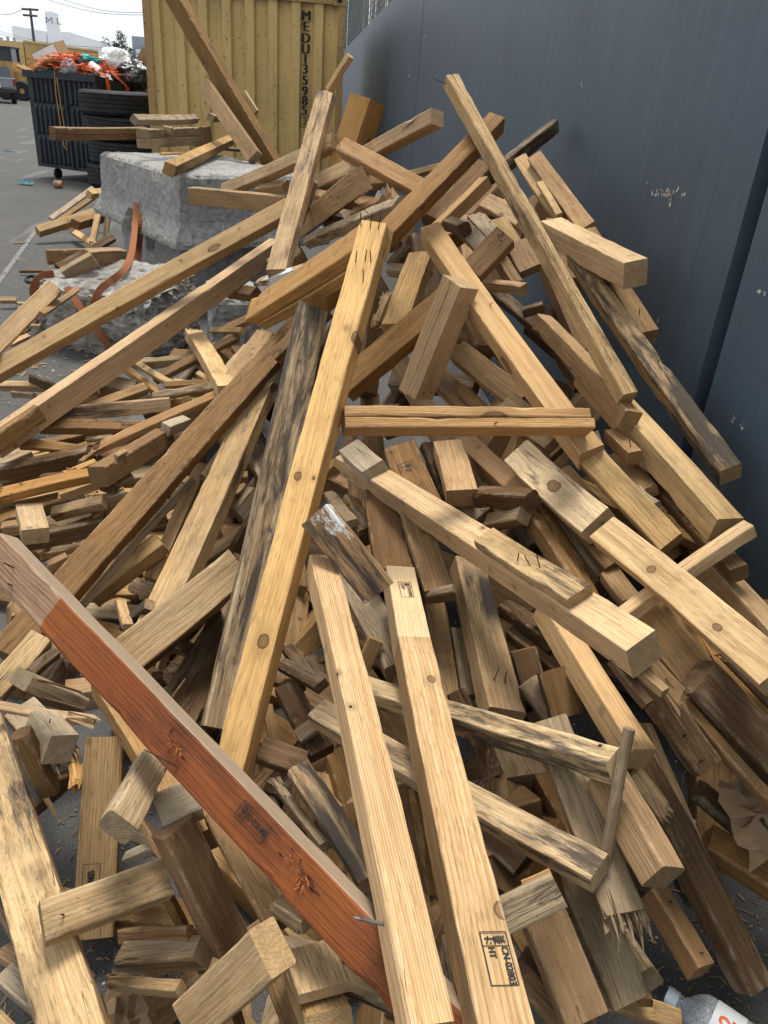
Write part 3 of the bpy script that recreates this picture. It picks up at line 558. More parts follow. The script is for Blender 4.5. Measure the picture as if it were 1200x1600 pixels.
# ------------------------------------------------------------------ the lumber pile
# Each board: its ridge line (the edge between its two visible faces) as seen from the survey station, the apparent widths
# of both faces there, and a distance found below by stacking every board on those under it.
TABLE = """
# ---- beyond / on the concrete block
256 -45 493 355 10 22|B d=6.6,6.4 r=.6|long weathered timber leaning up across the front of the yellow container
323 122 402 235 3 22|T d=6.5,6.2|short tan board leaning beside the long timber in front of the container
382 141 402 172 2 9|P d=6.7,6.7|narrow pale stick end peeking out right of the leaning long timber
335 181 375 180 5 10|G z=1.22,1.22|short grey board at the right end of the stack on the concrete block
217 187 313 186 9 9|G z=1.24,1.24|pale weathered board topmost in the small stack on the concrete block
86 199 232 199 2 20|B z=1.14,1.14 sp=2 n=.02:.3:2:25|pair of narrow boards jutting past the left end of the concrete block
232 202 313 199 2 29|G z=1.14,1.14 sp=2 r=.8|double weathered block of two nailed boards on the concrete block
316 198 329 197 1 31|B z=1.12,1.12|stubby brown board end at the right of the double block
234 191 268 200 2 9|P z=1.18,1.15|small pale wedge lying on top of the double block
253 241 290 240 3 2|Y z=.98,.98|thin yellow shim flat on the concrete block below the double block
350 231 377 233 3 5|D z=1.0,1.0|small dark wood scrap behind the slanted timber on the concrete block
368 216 276 260 11 12|T z=1.06,1.03 n=.9:.3:2:20,.96:.5:2:20|square tan timber lying aslant on the concrete block with nails in its end
# ---- left ground cluster
145 303 168 300 8 8|P z=.4,.4|small rounded pale offcut at the back of the left scrap heap
165 300 148 378 2 9|T z=.5,.12|upright thin stick leaning in the left scrap heap by the concrete block
175 308 168 372 2 8|G z=.45,.1|shorter weathered stick leaning just right of the upright thin stick
149 295 83 343 2 8|W z=.35,.1|pale white edged strip propped in the left scrap heap
150 308 95 345 3 6|T z=.3,.1|tan board edge lying under the white edged strip
107 360 160 392 9 3|Y z=.1,.1|yellowish timber on the asphalt under the left scrap heap
125 347 165 336 9 12|B z=.28,.28|short squared brown block in the middle of the left scrap heap
160 331 62 362 9 11|T z=.28,.12|square timber with rough end pointing left from the left scrap heap
182 372 96 420 5 12|D z=.45,.3|dark slat resting over the brown boards near the orange strap
73 391 140 389 2 23|B z=.3,.3|upright brown board with faint scrawled marks beside the fallen concrete
143 394 199 392 6 24|T z=.55,.5|box corner board with pale top edge touching the orange strap
143 398 96 425 22 7|G z=.55,.45 j=|tan box corner board with dark end left of the orange strap
100 420 108 447 9 6|D z=.4,.3|dark charred upright post end beneath the box corner
30 423 69 423 3 4|B z=.04,.04|small brown stick alone on the asphalt left of the boards
0 470 25 470 7 5|T z=.06,.06|short scrap at the left picture edge on the asphalt
24 474 46 475 3 2|P z=.02,.02|thin pale sliver beside the short scrap on the asphalt
22 380 40 380 2 1|P z=.01,.01|pale wood chip alone on the grey asphalt
38 520 62 500 6 3|D z=.08,.08|dark stick on the asphalt under the left edge plank
20 538 48 525 7 4|Y z=.06,.06|yellowish scrap on asphalt between the two long pale beams
38 508 62 509 3 6|G z=.1,.1|grey block on asphalt just left of the fallen concrete
45 584 95 606 4 13|D d=3.5,3.4|dark short timber lying below the long pale beam at left
-5 603 64 604 9 9|P d=3.55,3.5|pale topped short board on the dirt at the left edge
15 612 50 616 3 8|G d=3.5,3.4|small grey offcut on the dirt under the pale topped short board
# ---- middle left of the pile, back layers
215 566 296 560 8 13|G |grey board lying behind the two crossed sticks near the concrete block
372 528 246 593 8 11|B |dark split beam sloping down left behind the broken pale stub
310 605 270 612 8 6|B |brown board end under the thin flat slats
390 460 348 455 12 14|B k=.96|brown squared block wedged under the long pale beam's right end
390 500 345 520 8 10|T |tan block end poking out below the long pale beam
327 519 374 519 8 4|P |short pale slat lying level above the broken pale stub
268 598 290 601 8 3|P |tiny pale offcut standing in the slats behind the dark mildewed board
305 583 330 600 8 4|T |tiny tan wedge between the slats
150 600 205 612 20 22|G |greyish rounded wood chunk under the long pale beam
118 620 150 612 14 6|P |pale board scrap below the long beam near the grey chunk
190 573 250 618 9 7|T |lower of two crossed sticks below the long pale beam
205 564 268 603 9 4|P |upper of two crossed sticks below the long pale beam
255 604 330 600 8 3|T |thin flat slat right of the crossed sticks
237 623 336 606 11 6|G |weathered slat with splintered end right of the crossed sticks
232 607 138 641 10 13|T |split tan board behind the dark mildewed board
265 625 282 622 2 24|RB |reddish brown board end at the right of the dark mildewed board
86 637 264 622 2 23|M2 r=.5|dark mildewed board lying level at left with a sawn pale end
58 668 236 672 15 11|RT id=stampred|reddish tan level board with a printed stamp, below the dark mildewed board
132 687 172 684 6 6|G |little grey offcut under the reddish tan stamped board
30 698 128 708 14 5|T |flat tan board end below the reddish tan stamped board
-10 708 18 690 8 12|T |tan board corner at the left picture edge under the nailed short piece
150 713 140 705 4 8|D |dark knot block beside the broken yellow stick
-8 736 134 706 11 30|D2 |thick dark timber with pale top edge at left
60 745 150 735 5 18|D |dark board in the shade right of the thick dark timber
130 720 155 700 6 6|B |small dark brown nub next to the splintered yellow stick
110 740 152 722 8 2|Y j=A|long yellow splinter under the splintered yellow stick
-8 790 92 768 12 12|P |pale split board beneath the broken yellow plank at left
92 772 158 750 2 14|T |tan board behind the broken yellow plank at left
-6 778 158 740 14 13|Y j=A|broken yellow plank with a torn knot at left
70 790 130 775 3 9|D |dark sliver in the gap under the broken yellow plank
0 825 30 820 10 18|B |brown board end under the small upright pale block at left
24 788 33 828 43 4|P k=1.06|small pale upright block end at left with clean face
78 806 158 787 14 12|P |pale topped board running under the brown long board at left
160 780 196 768 8 12|G |weathered short block with rounded corner left of the long brown board
155 765 178 772 10 2|D |twisted bark scrap on the weathered short block
188 760 210 745 24 3|G |grey pale board end beside the long brown board
65 866 132 852 2 10|B |strip under the dark board with pale top edge
33 839 164 812 7 25|D2 |dark board with pale top edge, above the red board at left
75 885 105 870 9 12|T |tan scrap end between red board and the dark board
175 712 235 700 4 10|D |dark board under the square brown block
345 618 150 704 9 12|Y j=B|yellow stick with a splintered broken end at left centre
268 668 164 729 29 13|B |squared brown block with pale top, its dark end facing left
266 667 298 655 12 14|W |whitish block end tucked behind the long brown board
185 713 200 705 6 4|P |pale chip under the long brown board's edge
# ---- centre left shadows
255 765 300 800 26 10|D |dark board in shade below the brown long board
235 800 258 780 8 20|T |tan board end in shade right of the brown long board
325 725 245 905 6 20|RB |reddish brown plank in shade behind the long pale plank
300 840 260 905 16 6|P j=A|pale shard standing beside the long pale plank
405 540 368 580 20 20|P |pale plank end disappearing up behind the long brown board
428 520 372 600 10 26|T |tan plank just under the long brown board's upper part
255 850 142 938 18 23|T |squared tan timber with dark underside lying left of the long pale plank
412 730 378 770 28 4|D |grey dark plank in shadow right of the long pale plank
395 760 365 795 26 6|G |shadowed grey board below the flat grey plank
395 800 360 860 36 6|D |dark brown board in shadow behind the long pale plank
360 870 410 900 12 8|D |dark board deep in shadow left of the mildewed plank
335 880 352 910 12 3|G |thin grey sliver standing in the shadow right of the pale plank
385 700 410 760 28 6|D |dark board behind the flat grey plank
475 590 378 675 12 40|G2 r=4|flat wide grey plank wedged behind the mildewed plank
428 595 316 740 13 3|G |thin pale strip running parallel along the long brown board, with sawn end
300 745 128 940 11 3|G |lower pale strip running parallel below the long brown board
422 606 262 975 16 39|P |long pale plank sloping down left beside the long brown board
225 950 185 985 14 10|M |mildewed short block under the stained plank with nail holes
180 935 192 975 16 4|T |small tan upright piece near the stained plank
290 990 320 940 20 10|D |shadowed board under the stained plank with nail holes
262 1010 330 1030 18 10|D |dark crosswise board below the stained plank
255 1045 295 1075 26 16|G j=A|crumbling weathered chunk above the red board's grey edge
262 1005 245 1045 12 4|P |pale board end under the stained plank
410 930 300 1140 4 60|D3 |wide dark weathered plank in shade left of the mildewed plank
392 902 210 1052 10 58|ST r=3 id=stained|wide plank with blue black stain and nail holes in its end
# ---- brown long board and the pale stub
288 513 340 603 25 9|P j=A|broken pale stub with a knot standing against the long brown board
486 507 30 1030 12 40|B2 |long brown board with dark streaks sloping down to the left
# ---- top of the pile
578 155 540 275 27 33|Y2 k=.96 id=topblock|thick orange tan timber standing at the top with growth rings on its end
673 194 500 290 13 20|P |pale square timber pointing up right at the blue wall
516 229 344 304 12 17|P |pale beam running from the top down to the concrete block
440 290 398 295 16 8|T |short tan block end above the brown square beam
293 293 445 307 3 27|T k=.95|brown square beam with its end facing left over the concrete block
565 262 488 296 16 22|P |pale board with a knot behind the nailed block at top
552 290 600 286 16 12|T |short tan board end pointing right under the brown crossing board
548 318 592 322 14 4|P |small pale board end in the gap near the top
470 300 600 325 12 12|T |tan board crossing behind the nailed block near the top
545 335 590 315 8 14|RT |orange tan broken board under the nailed block
500 340 600 375 14 14|D |dark board in the gap behind the stick with wires
635 276 690 262 9 6|P |pale board top edge behind the brown crossing board
523 232 650 302 25 11|RT n=.03:.3:1:40|reddish tan board crossing down right at the top of the pile
605 290 622 322 10 16|RB j=A|small torn brown stub beside the reddish tan crossing board
562 305 468 374 3 33|T n=.2:.5:2:15,.28:.7:2:15|tan squared block with two nail heads left of centre top
613 322 472 380 17 10|G2 n=.2:.2:2:45|old grey brown stick with bent wires across the upper middle
462 327 -12 592 13 25|P2 id=beamone|upper of two long pale beams reaching out to the left edge
436 374 -12 683 31 12|P3 id=beamtwo|lower of two long pale beams reaching out to the left edge
98 454 -10 562 3 29|P |pale plank at the left edge above the upper long beam
126 452 70 491 3 9|T |small tan stick lying over the fallen concrete
58 634 -25 692 29 6|B id=endpiece n=.3:.4:1:12|short board with pale cut end lying on the left end of the lower long beam
495 287 450 412 3 11|G |thin splintered grey strip along the upright mottled board
470 395 425 425 22 22|P |pale board in the gap below the grey stick
521 140 446 420 9 27|M3 k=1.2 id=mottled|upright mottled board with black grime at the top left of the pile
545 88 512 142 9 6|P|small pale block nailed onto the tip of the upright mottled board
# ---- right of top
872 186 690 322 20 8|D2 |dark beam whose tip touches the blue wall
803 249 866 340 22 3|P |left of two planks leaning on the blue wall at the upper right
824 248 905 360 26 3|T |right of two planks leaning on the blue wall at the upper right
838 285 868 335 11 3|P |narrow pale slat lying on the planks against the blue wall
770 258 690 345 10 28|B |brown board with pale edge under the dark beam at upper right
762 275 672 362 18 8|T |tan board alongside the long reddish beam at upper right
812 310 700 370 22 12|RB |shadowed brown board behind the tall upright timber
748 320 805 352 26 6|P |pale board end behind the tall upright timber
765 345 800 400 26 10|P |pale board standing behind the short brown block with nails
728 335 765 375 24 18|F j=AB|frayed grey splintered lump of wood in the upper right hollow
705 352 752 400 26 5|G |grey board in the hollow left of the frayed lump
690 345 715 352 12 16|D |dark block in the hollow under the dark beam
790 385 812 425 36 8|T k=1.1|squared tan timber end facing right beside the tall upright timber
775 400 800 440 16 12|T |tan board under the squared tan timber end
640 385 615 415 16 14|D |dark bark piece behind the tall yellow timber's top
600 420 660 425 12 14|G |level grey board end in the gap right of the tall yellow timber
610 455 590 505 12 10|K j=AB|splintered broken stub right of the tall yellow timber
618 470 640 500 10 8|G j=B|grey splintered scrap next to the broken stub
675 392 636 505 12 36|T |tan board standing behind the middle crossing board
740 440 812 448 8 14|T |tan board end with a ring mark behind the pale timber
745 500 790 560 24 14|D |dark block in shadow under the pale grooved timber
725 490 745 540 20 10|B |broken brown block in the shadow right of the double block
770 510 800 575 24 16|T j=B|tan shadowed stub under the pale grooved timber
803 376 750 432 9 36|RT n=.15:.4:2:10,.15:.6:2:10|short brown block with two nails at the upper right
848 475 815 485 14 6|D |dark board end below the squared tan timber
# ---- right side against wall
905 360 1001 521 27 15|T n=.85:.5:1:15|short plank with nails near its end leaning on the blue wall
885 395 1125 735 30 13|M4 id=wallplank n=.6:.6:1:35|long weathered plank lying against the blue wall down to the right
845 345 975 411 22 35|P k=1.22 id=fatright|thick pale square timber jutting toward the blue wall with growth rings on its end
900 560 1000 700 14 16|D |dark plank in the shade between the tall timber and the big tan timber
870 540 905 600 12 16|D |dark board edge right of the pale grooved timber
# right lower back layers
1090 862 1230 1018 26 34|T2 |wide tan board with pale face leaving at the right picture edge
985 720 1140 890 24 12|B |shadowed brown board below the big tan timber
905 570 1122 813 29 33|P4 k=1.3|big squared tan timber sloping down right toward the small crossing stick
840 490 979 641 15 26|T |brown sided board laid along the top of the big tan timber
950 712 998 769 28 5|T k=1.08|short board end with dark cut face under the big tan timber
985 765 1015 790 16 5|G |small grey board end in the shadow below the short board
945 672 983 707 17 16|RT k=1.08 n=.8:.5:1:20|reddish squared block end below the level double beam
915 680 934 722 22 12|G |broken grey block end under the level double beam's right end
905 722 1030 859 42 5|T2 k=1.15|tan plank with bark edge and a nail, ending in a dark sawn face
870 735 990 880 24 6|B |brown board with saw marks left of the bark edged plank
810 675 860 715 26 6|B n=.5:.5:1:20|brown board end with a nail beneath the level double beam
850 785 935 900 20 6|G |grey plank in shade under the short pale knot plank
840 785 965 1010 15 16|B |dark brown doubled plank running down behind the big timber
812 780 925 950 16 20|B |left brown plank in the dark below the squared red end timber
895 828 945 888 34 6|B k=1.08|brown block with dark end below the short pale knot plank
938 895 973 940 29 10|T k=1.08|tan block with a round knot on its end beside the small crossing stick
1035 950 1106 1036 32 8|B j=B|brown broken board under the long pale plank at right
1135 1035 1225 1125 30 4|D |dark plank beneath the long pale plank at the right edge
1107 1040 1196 1131 20 4|RT |pinkish board edge at right under the long pale plank
985 965 1078 1085 60 8|T |wide tan board with two dark knots in the shade at right
1083 1085 1230 1240 64 17|D4 |wide dark brown board with black stains at the right edge
1010 1035 1215 1270 16 14|B |long grey brown strip along the wide dark board at right
940 945 975 985 14 14|T |tan stub in the gap behind the big timber's end
985 1060 1092 1216 48 10|D j= n=.9:.3:1:25|dark brown board ending in the black gap at right
1010 1050 1060 1105 28 8|K2 j=B|dark board with a freshly torn yellow end at right
985 1035 1035 1080 12 12|T |small pointed tan board under the big timber's end
955 1030 1010 1100 14 12|D |dark board under the big square ended timber
1178 821 980 960 18 18|P k=.97 id=cross|small square stick crossing under the long pale plank at right
# ---- middle right
710 687 808 779 30 14|Y2 k=1.18|orange tan squared timber with a reddish cut end pointing down right
640 560 720 640 30 8|T |tan plank going under the level double beam at centre
700 555 800 635 36 6|T |wide tan plank behind the double block at centre
720 600 775 650 5 16|B |narrow brown stick beside the wide tan plank above the level double beam
775 640 850 700 40 4|P |pale board under the level double beam by the knot plank
715 470 540 618 17 35|RT2 |brown board crossing behind the double block toward the tall yellow timber
580 640 620 640 10 20|D |dark upright board end above the level double beam
# deep middle verticals
440 640 470 720 18 12|D |dark board in shadow between mildewed plank and yellow timber
660 690 700 800 24 10|D |dark narrow board under the level double beam
598 702 650 830 54 3|B2 id=darkstamp|dark brown board with a faint printed stamp in the middle shadow
697 770 740 815 38 4|G |grey board below the shadowed squared block in the middle
677 690 698 768 46 6|T k=1.1|shadowed squared block end pointing down in the middle
735 770 820 775 14 26|D |dark level board behind the pale timber in the middle
540 770 555 800 16 22|K3 j=B|dark jagged stub under the big sawn timber
528 800 560 830 26 16|D |brown board in shadow left of the vertical brown plank
567 765 588 890 53 3|B |vertical brown plank below the big sawn timber
625 800 663 925 46 4|B k=1.1|vertical dark tan plank with nail holes right of the vertical brown plank
505 770 540 815 17 5|G |grey short board beside the paint spattered chunk
665 933 706 924 12 4|G |small pale slat end between the two vertical boards
590 940 618 1075 26 8|B |brown upright board behind the stamped timber
515 885 600 1045 50 6|G2 |blue grey weathered board behind the left front timber
577 996 556 1042 24 3|P |small pale block behind the left front timber
692 935 719 1092 3 32|T2 |pine board with a dark knot right of the stamped timber
705 980 722 1085 20 3|G |narrow grey upright slat right of the knotty pine board
790 985 885 1060 20 14|B |brown board sloping right behind the long light board
780 945 860 1005 22 18|D |dark wide board above the brown sloping board
800 1020 815 1075 40 4|B |short brown board with cracked end behind the black smudged plank
812 1075 862 1140 36 4|G |weathered plank in shadow right of the black smudged plank
842 1050 863 1125 52 6|B k=1.06|brown board with rounded dark end in the right middle shadow
700 1085 745 1180 30 4|D |dark board in shadow below the mildewed upper log
755 820 805 812 20 14|G |weathered pale block behind the nailed cleat
# left front area under red board
80 1000 2 1090 9 36|P id=leftpale|pale plank end pointing down left below the red board
55 1052 95 1018 16 8|D |dark scrap under the red board at left
54 1054 140 1092 2 30|G r=3|grey weathered board lying in the left hollow
45 1082 127 1108 3 12|D |dark grey board beneath the grey weathered board at left
60 1062 128 1082 2 2|D |thin dark twig over the grey weathered board
5 1118 60 1180 60 6|W3 j=B|mouldy whitish board lying under the square knotted block at left
-6 1108 142 1130 14 5|P j=B|pale stick with a frayed right end in the left hollow
30 1280 130 1195 12 16|D |dark board at the bottom of the left hollow
60 1230 135 1200 10 14|D |brown board deep in the left hollow
60 1235 85 1275 8 2|P |pale sliver leaning by the flag shaped board
110 1165 120 1222 12 10|Y j=B|yellow stub with a splintered end in the left hollow
48 1110 80 1150 36 40|W4 k=1.2 id=sqknot n=.5:.3:1:8|square pale block with a big dark knot on its end
44 1150 90 1242 14 30|B3 k=1.05|short leaning board with light edge, like a flag, in the left hollow
175 1150 205 1290 8 10|B |narrow brown board standing right of the stamped tan board
193 1150 177 1465 3 62|T3 k=1.08 id=stamptan|tan plank with a black printed number running down at left
140 1060 290 1310 62 14|T4 k=1.3|greenish tan plank passing under the red board
290 1060 230 1150 2 2|D |thin dark sliver on the red board's lower edge
200 1300 245 1330 16 12|D |dark scrap in the gap below the grey nailed block
198 1290 240 1310 18 22|W |small white squared block end below the grey nailed block
190 1345 235 1325 12 14|W |split pale scrap above the crossing tan board at lower left
200 1250 300 1390 6 14|B |brown slat edge left of the saw marked board
317 1262 254 1292 18 54|W5 k=1.1|whitish block with a grid of saw marks under the red board
225 1172 171 1264 52 6|G3 k=1.12 n=.05:.9:1:60|grey cracked short plank pinned under the red board
318 1275 415 1450 44 4|B4 |dark brown plank edge between the saw marked board and the red board
257 1313 348 1500 60 18|SM id=sawmark|saw marked brown board with white edge and a faint stamp
262 1400 318 1512 12 14|B |brown board edge under the saw marked board
183 1453 290 1448 4 24|B |dark wedge board below the crossing tan board at lower left
175 1506 300 1497 38 22|G4 |dark grey block with a black end lying on the asphalt at lower left
165 1535 272 1548 20 12|P j=A|splintered pale offcut below the dark grey block
-8 1420 36 1492 20 5|G |grey slat at the left edge near the bottom
-10 1490 55 1532 30 10|T j= |brown knotted board end at lower left edge
-10 1530 62 1588 44 8|W2 |rough pale board end at lower left edge
-10 1592 40 1640 20 8|P |pale plank corner at the bottom left
95 1588 120 1570 8 5|P |small pale scrap on the asphalt near the bottom left
148 1560 178 1640 14 4|B |brown board edge right of the wide left plank at the bottom
-14 1075 172 1620 4 84|P5 k=1.45 n=.35:.5:2:10 id=wideleft|wide pale plank with nail holes running down the left edge
271 1396 74 1471 9 64|P6 n=.85:.45:2:15 id=crossleft|pale cracked board crossing over the stamped tan board at lower left
440 1460 520 1640 40 60|B |brown board under the stacked pale blocks at bottom
# bottom centre stack
520 1540 640 1590 44 10|G |grey tapered board with black marks under the red board at the bottom
440 1500 475 1590 70 12|P7 |pale squared block below the rough pale board at bottom centre
480 1490 430 1470 36 26|G5 |grey offcut with fuzzy end grain left of the rough pale board
425 1410 470 1440 26 16|P7 j=A|chipped pale wedge sticking out from under the red board
330 1560 400 1640 30 10|P |pale ribbed board at the very bottom left of centre
345 1530 370 1600 14 6|D |dark board below the big corner plank at bottom
443 1487 468 1557 84 6|P8 r=4|rough pale board with raised saw lines pinned under the red board
427 1530 300 1640 5 80|P9 k=.9 id=corner|broad clean plank with a knot coming in at the bottom left of centre
# ---- bottom right back layers
1085 1240 1125 1272 20 10|G |short grey board end in the black gap at right
1090 1255 1165 1318 34 4|D |flat dark board in the black gap at lower right
1105 1325 1225 1400 40 22|B |brown squared timber lying at the lower right edge
935 1370 980 1362 10 14|G |short pale board end behind the round stick at lower right
915 1395 945 1402 4 8|P |small wood chip on the asphalt by the brown split block
795 1450 822 1500 22 4|T |small tan board end right of the stamped timber
808 1510 905 1600 40 6|D |dark board in shade right of the stamped timber at bottom
812 1548 900 1640 38 6|B |shadowed tan board at the bottom right of the stamped timber
957 1578 1068 1612 36 6|T2 |tan board at the very bottom beside the plastic bottle
955 1420 998 1560 20 4|B |shaded board under the two weathered planks at lower right
945 1400 1018 1508 2 62|G k=1.05|weathered plank with one nail hole ending beside the asphalt
855 1330 960 1580 62 8|G4 k=1.08|long brown weathered plank with two dark gouges at lower right
860 1345 885 1440 10 10|B |brown edge strip between the two wide lower right planks
804 1400 888 1612 70 9|T5 k=1.15|wide tan plank with faint green tinge at the bottom
1000 1190 1075 1290 4 4|D |thin dark root like sliver in the black gap
985 1190 1175 1560 42 24|D5 k=1.12 id=darkstamp2|dark grimy squared timber with a printed number at lower right
1018 1387 1093 1512 25 28|RB k=1.08 n=.2:.5:1:8,.85:.5:1:8|brown split block with a deep crack lying on asphalt
985 1215 1032 1278 26 6|K j=B|splintered pale board beside the round stick
860 1185 900 1260 18 6|D |dark board behind the round stick at lower right
900 1180 965 1300 14 20|T |tan board in shade between round stick and the mildewed log
832 1130 950 1450 60 5|G6 j=B id=brokengrey|grey weathered plank with a freshly splintered lower end
945 1195 1038 1354 29 46|T6 k=1.12 n=.45:.6:2:20|squared tan block with a clean pale lower end at lower right
845 938 990 1170 28 30|T7 k=1.25 id=lightboard|long light tan board with dark streaks below the big timber
983 1141 945 1352 14 14|RD k=1.0 round|round grey stick standing upright in front of the mildewed log
# mid front
575 1240 560 1300 40 10|D |dark board behind the left front timber
615 1232 650 1395 30 3|RT2 |pinkish brown plank standing between the two front timbers
640 1232 668 1400 38 4|B |dark plank just right of the pinkish brown plank
690 1460 712 1560 40 6|G |weathered pale board between the two front timbers near the bottom
822 1398 868 1380 26 6|Y2 |fresh brown end grain wedge under the rough level plank
692 1450 861 1366 6 58|G7 id=roughlevel|rough grey tan plank lying behind the stamped timber
415 1060 460 1075 14 10|B |small brown block in the dark hollow right of the yellow timber
430 1075 485 1180 40 6|D |dark squared board in the hollow right of the yellow timber
410 1100 425 1180 16 3|T |tan stick end hanging in the hollow right of the yellow timber
400 1185 470 1210 40 10|B |brown board low in the hollow right of the yellow timber
440 1010 475 1060 20 6|D |grimy board with print deep in the dark hollow
430 1040 490 1075 22 6|D |dark brown crosswise board deep in the hollow
470 1160 505 1135 24 6|G |grey broken block beneath the mildewed lower log
485 1290 550 1340 30 10|B |brown board under the black mildewed stump
420 1215 500 1320 14 6|G j=A|splintered grey strip along the red board's upper edge
447 1203 560 1380 42 6|M5 id=stump|black mildewed stump board leaning between red board and left front timber
545 1072 948 1196 29 24|M5 v=1.15 id=uplog|upper of two mildewed logs lying across behind the front timbers
480 1117 922 1374 43 15|M6 k=1.3 v=1.2 id=lowlog|lower of two mildewed logs with a groove and clean sawn end
712 868 765 1104 48 17|SMD k=1.3 n=.85:.3:1:30,.86:.6:1:30 id=smudge|plank with a black smudge and two nails hanging over the mildewed log
# ---- main top layer
657 357 906 710 35 15|P10 k=1.3 n=.42:.6:1:20 id=groove|pale finely ridged timber running down right to the level double beam
789 184 510 470 17 26|RT3 k=1.12 n=.97:.5:2:40 id=redbeam|long reddish brown beam from upper right down to the middle
697 116 977 620 20 17|G8 k=1.2 sp=1 n=.01:.5:2:45 id=tall|tall upright grey tan timber with a crack line, leaning right at the top
508 408 398 442 20 6|W6 |whitewashed short board with flaking paint left of the yellow timber
566 382 383 500 36 26|T2 sp=1 id=crackbeam|two tan boards nailed face to face pointing down left with brown end
719 449 646 630 28 32|T6 sp=2 id=doubleblock n=.9:.3:1:8,.9:.7:1:8|short double block of two boards in the centre of the pile
513 484 430 560 16 16|B |short brown stub with a bent nail above the mildewed grey plank
470 470 318 1133 52 5|M7 k=1.25 r=2 id=greyplank|long grey plank with black mildew beside the tall yellow timber
604 350 372 1238 14 45|Y k=1.5 r=1.05 id=yellow n=.012:.25:2:32:-.9,.012:.55:2:32:-.9,.012:.9:2:32:-.9,.08:.2:2:30:-.8,.08:.42:2:30:-.8,.085:.75:2:30:-.8,.12:.3:2:30:-.8 kn=.452:.75:.009,.45:.2:.004,.74:.45:.013,.20:.02:.012|tall bright yellow timber standing in the middle with nails at its top
0 832 745 1604 18 68|RED k=1.4 id=red n=.07:.4:2:30,.09:.75:2:25,.48:.3:2:32,.52:.8:2:55:-1.5,.735:.25:2:30,.76:.35:2:38|long rust red painted board crossing the lower left of the pile
540 668 932 669 34 15|Y3 sp=1 r=1.0 k=1.08 n=.58:.2:1:8 id=level|level double beam of two boards across the centre right
484 866 641 1600 50 18|Y4 k=2.3 r=1.0 s=3 v=1.0 id=frontleft n=.86:.4:2:40:-.2:1|left front timber with bright ridged face running to the bottom
604 884 748 1602 58 17|Y5 k=1.75 r=1.0 v=.9 id=frontright|right front pine timber with printed stamps and an oval knot
510 788 611 913 6 52|PT k=1.15 v=1.35 id=painted|paint spattered broken chunk above the stamped front timber
523 716 978 1015 37 23|Y6 k=1.75 v=1.1 id=bigsawn|big square sawn timber with a rough end pointing right, cleat nailed on it
529 704 566 738 36 8|W7 k=1.12|short grey board with a reddish cut end lying on the big sawn timber
920 839 1185 1070 57 6|P11 k=1.3 j= id=longright kn=.29:.48:.009,.68:.42:.008|long pale knotty plank running down to the right edge
787 719 907 832 54 4|W2 k=1.15 id=knotplank kn=.5:.45:.017|short pale plank with one big knot and a hollow dark end
"""
SURF = np.array([(-40,560,3.7),(120,500,4.0),(200,440,4.4),(420,345,4.5),(300,520,3.7),(0,690,2.85),(150,640,3.1),(330,600,3.1),(0,830,2.35),(150,800,2.5),
 (0,1000,1.9),(0,1200,1.58),(0,1400,1.36),(0,1620,1.18),(300,800,2.5),(300,1000,2.0),(300,1200,1.66),(300,1400,1.36),(300,1620,1.16),
 (440,320,3.8),(520,220,3.3),(545,90,3.0),(600,350,2.75),(600,500,2.55),(600,700,2.3),(600,900,2.02),(600,1100,1.72),(600,1300,1.48),(600,1620,1.08),
 (700,110,2.7),(760,250,2.9),(870,186,3.15),(800,400,2.55),(850,560,2.3),(960,430,2.25),(1000,520,2.2),(1165,745,1.75),(900,700,2.1),(1000,850,1.8),(900,900,1.85),
 (1000,1000,1.65),(1200,1060,1.42),(1200,900,1.55),(900,1150,1.65),(1060,1200,1.62),(1200,1300,1.58),(1000,1350,1.52),(850,1400,1.45),(1180,1540,1.42),(900,1600,1.28),(700,1600,1.08)], float)
def surf(x, y):
    d2 = ((SURF[:, 0]-x)/1.0)**2+((SURF[:, 1]-y)*1.25)**2+400
    wt = d2**-1.6; return float((wt*SURF[:, 2]).sum()/wt.sum())

CELL = 5; GX = np.arange(-80, 1285, CELL)+.5; GY = np.arange(-80, 1685, CELL)+.5
XX, YY = np.meshgrid(GX, GY)
def env_depth():
    rx = Fv.x+Rv.x*(XX-600)/FL-Uv.x*(YY-800)/FL; ry = Fv.y+Rv.y*(XX-600)/FL-Uv.y*(YY-800)/FL; rz = Fv.z+Rv.z*(XX-600)/FL-Uv.z*(YY-800)/FL
    Z = np.full(XX.shape, 60.0)
    with np.errstate(divide='ignore', invalid='ignore'):
        g_ = np.where(rz < -1e-4, (0.004-H)/rz, 60); w_ = np.where(rx > 1e-4, (WALL_X-0.01)/rx, 60)
    Z = np.minimum(Z, np.minimum(g_, w_))
    # concrete pieces as oriented boxes
    for (c, ax, ay, hx, hy, z0, z1) in ((BP+BD*0.875+BW*0.575, BD, BW, 0.90, 0.60, 0, 0.955), (Vector((-1.10, 5.02, 0)), Vector((cos(.35), -sin(.35), 0)), Vector((sin(.35), cos(.35), 0)), .37, .34, 0, .42),
                                        (Vector((-.40, 4.75, 0)), Vector((1, 0, 0)), Vector((0, 1, 0)), .15, .25, 0, .43)):
        t0 = np.zeros(XX.shape); t1 = np.full(XX.shape, 60.0)
        for (n, o_, h_) in ((ax, (CAM-c).dot(ax), hx), (ay, (CAM-c).dot(ay), hy), (Vector((0, 0, 1)), CAM.z-(z0+z1)/2, (z1-z0)/2)):
            dn = rx*n.x+ry*n.y+rz*n.z; dn = np.where(abs(dn) < 1e-6, 1e-6, dn)
            a = (-h_-o_)/dn; b_ = (h_-o_)/dn; t0 = np.maximum(t0, np.minimum(a, b_)); t1 = np.minimum(t1, np.maximum(a, b_))
        Z = np.where((t1 > t0) & (t0 > 0.1), np.minimum(Z, t0), Z)
    return Z
ZB = env_depth(); ZENV = ZB.copy()

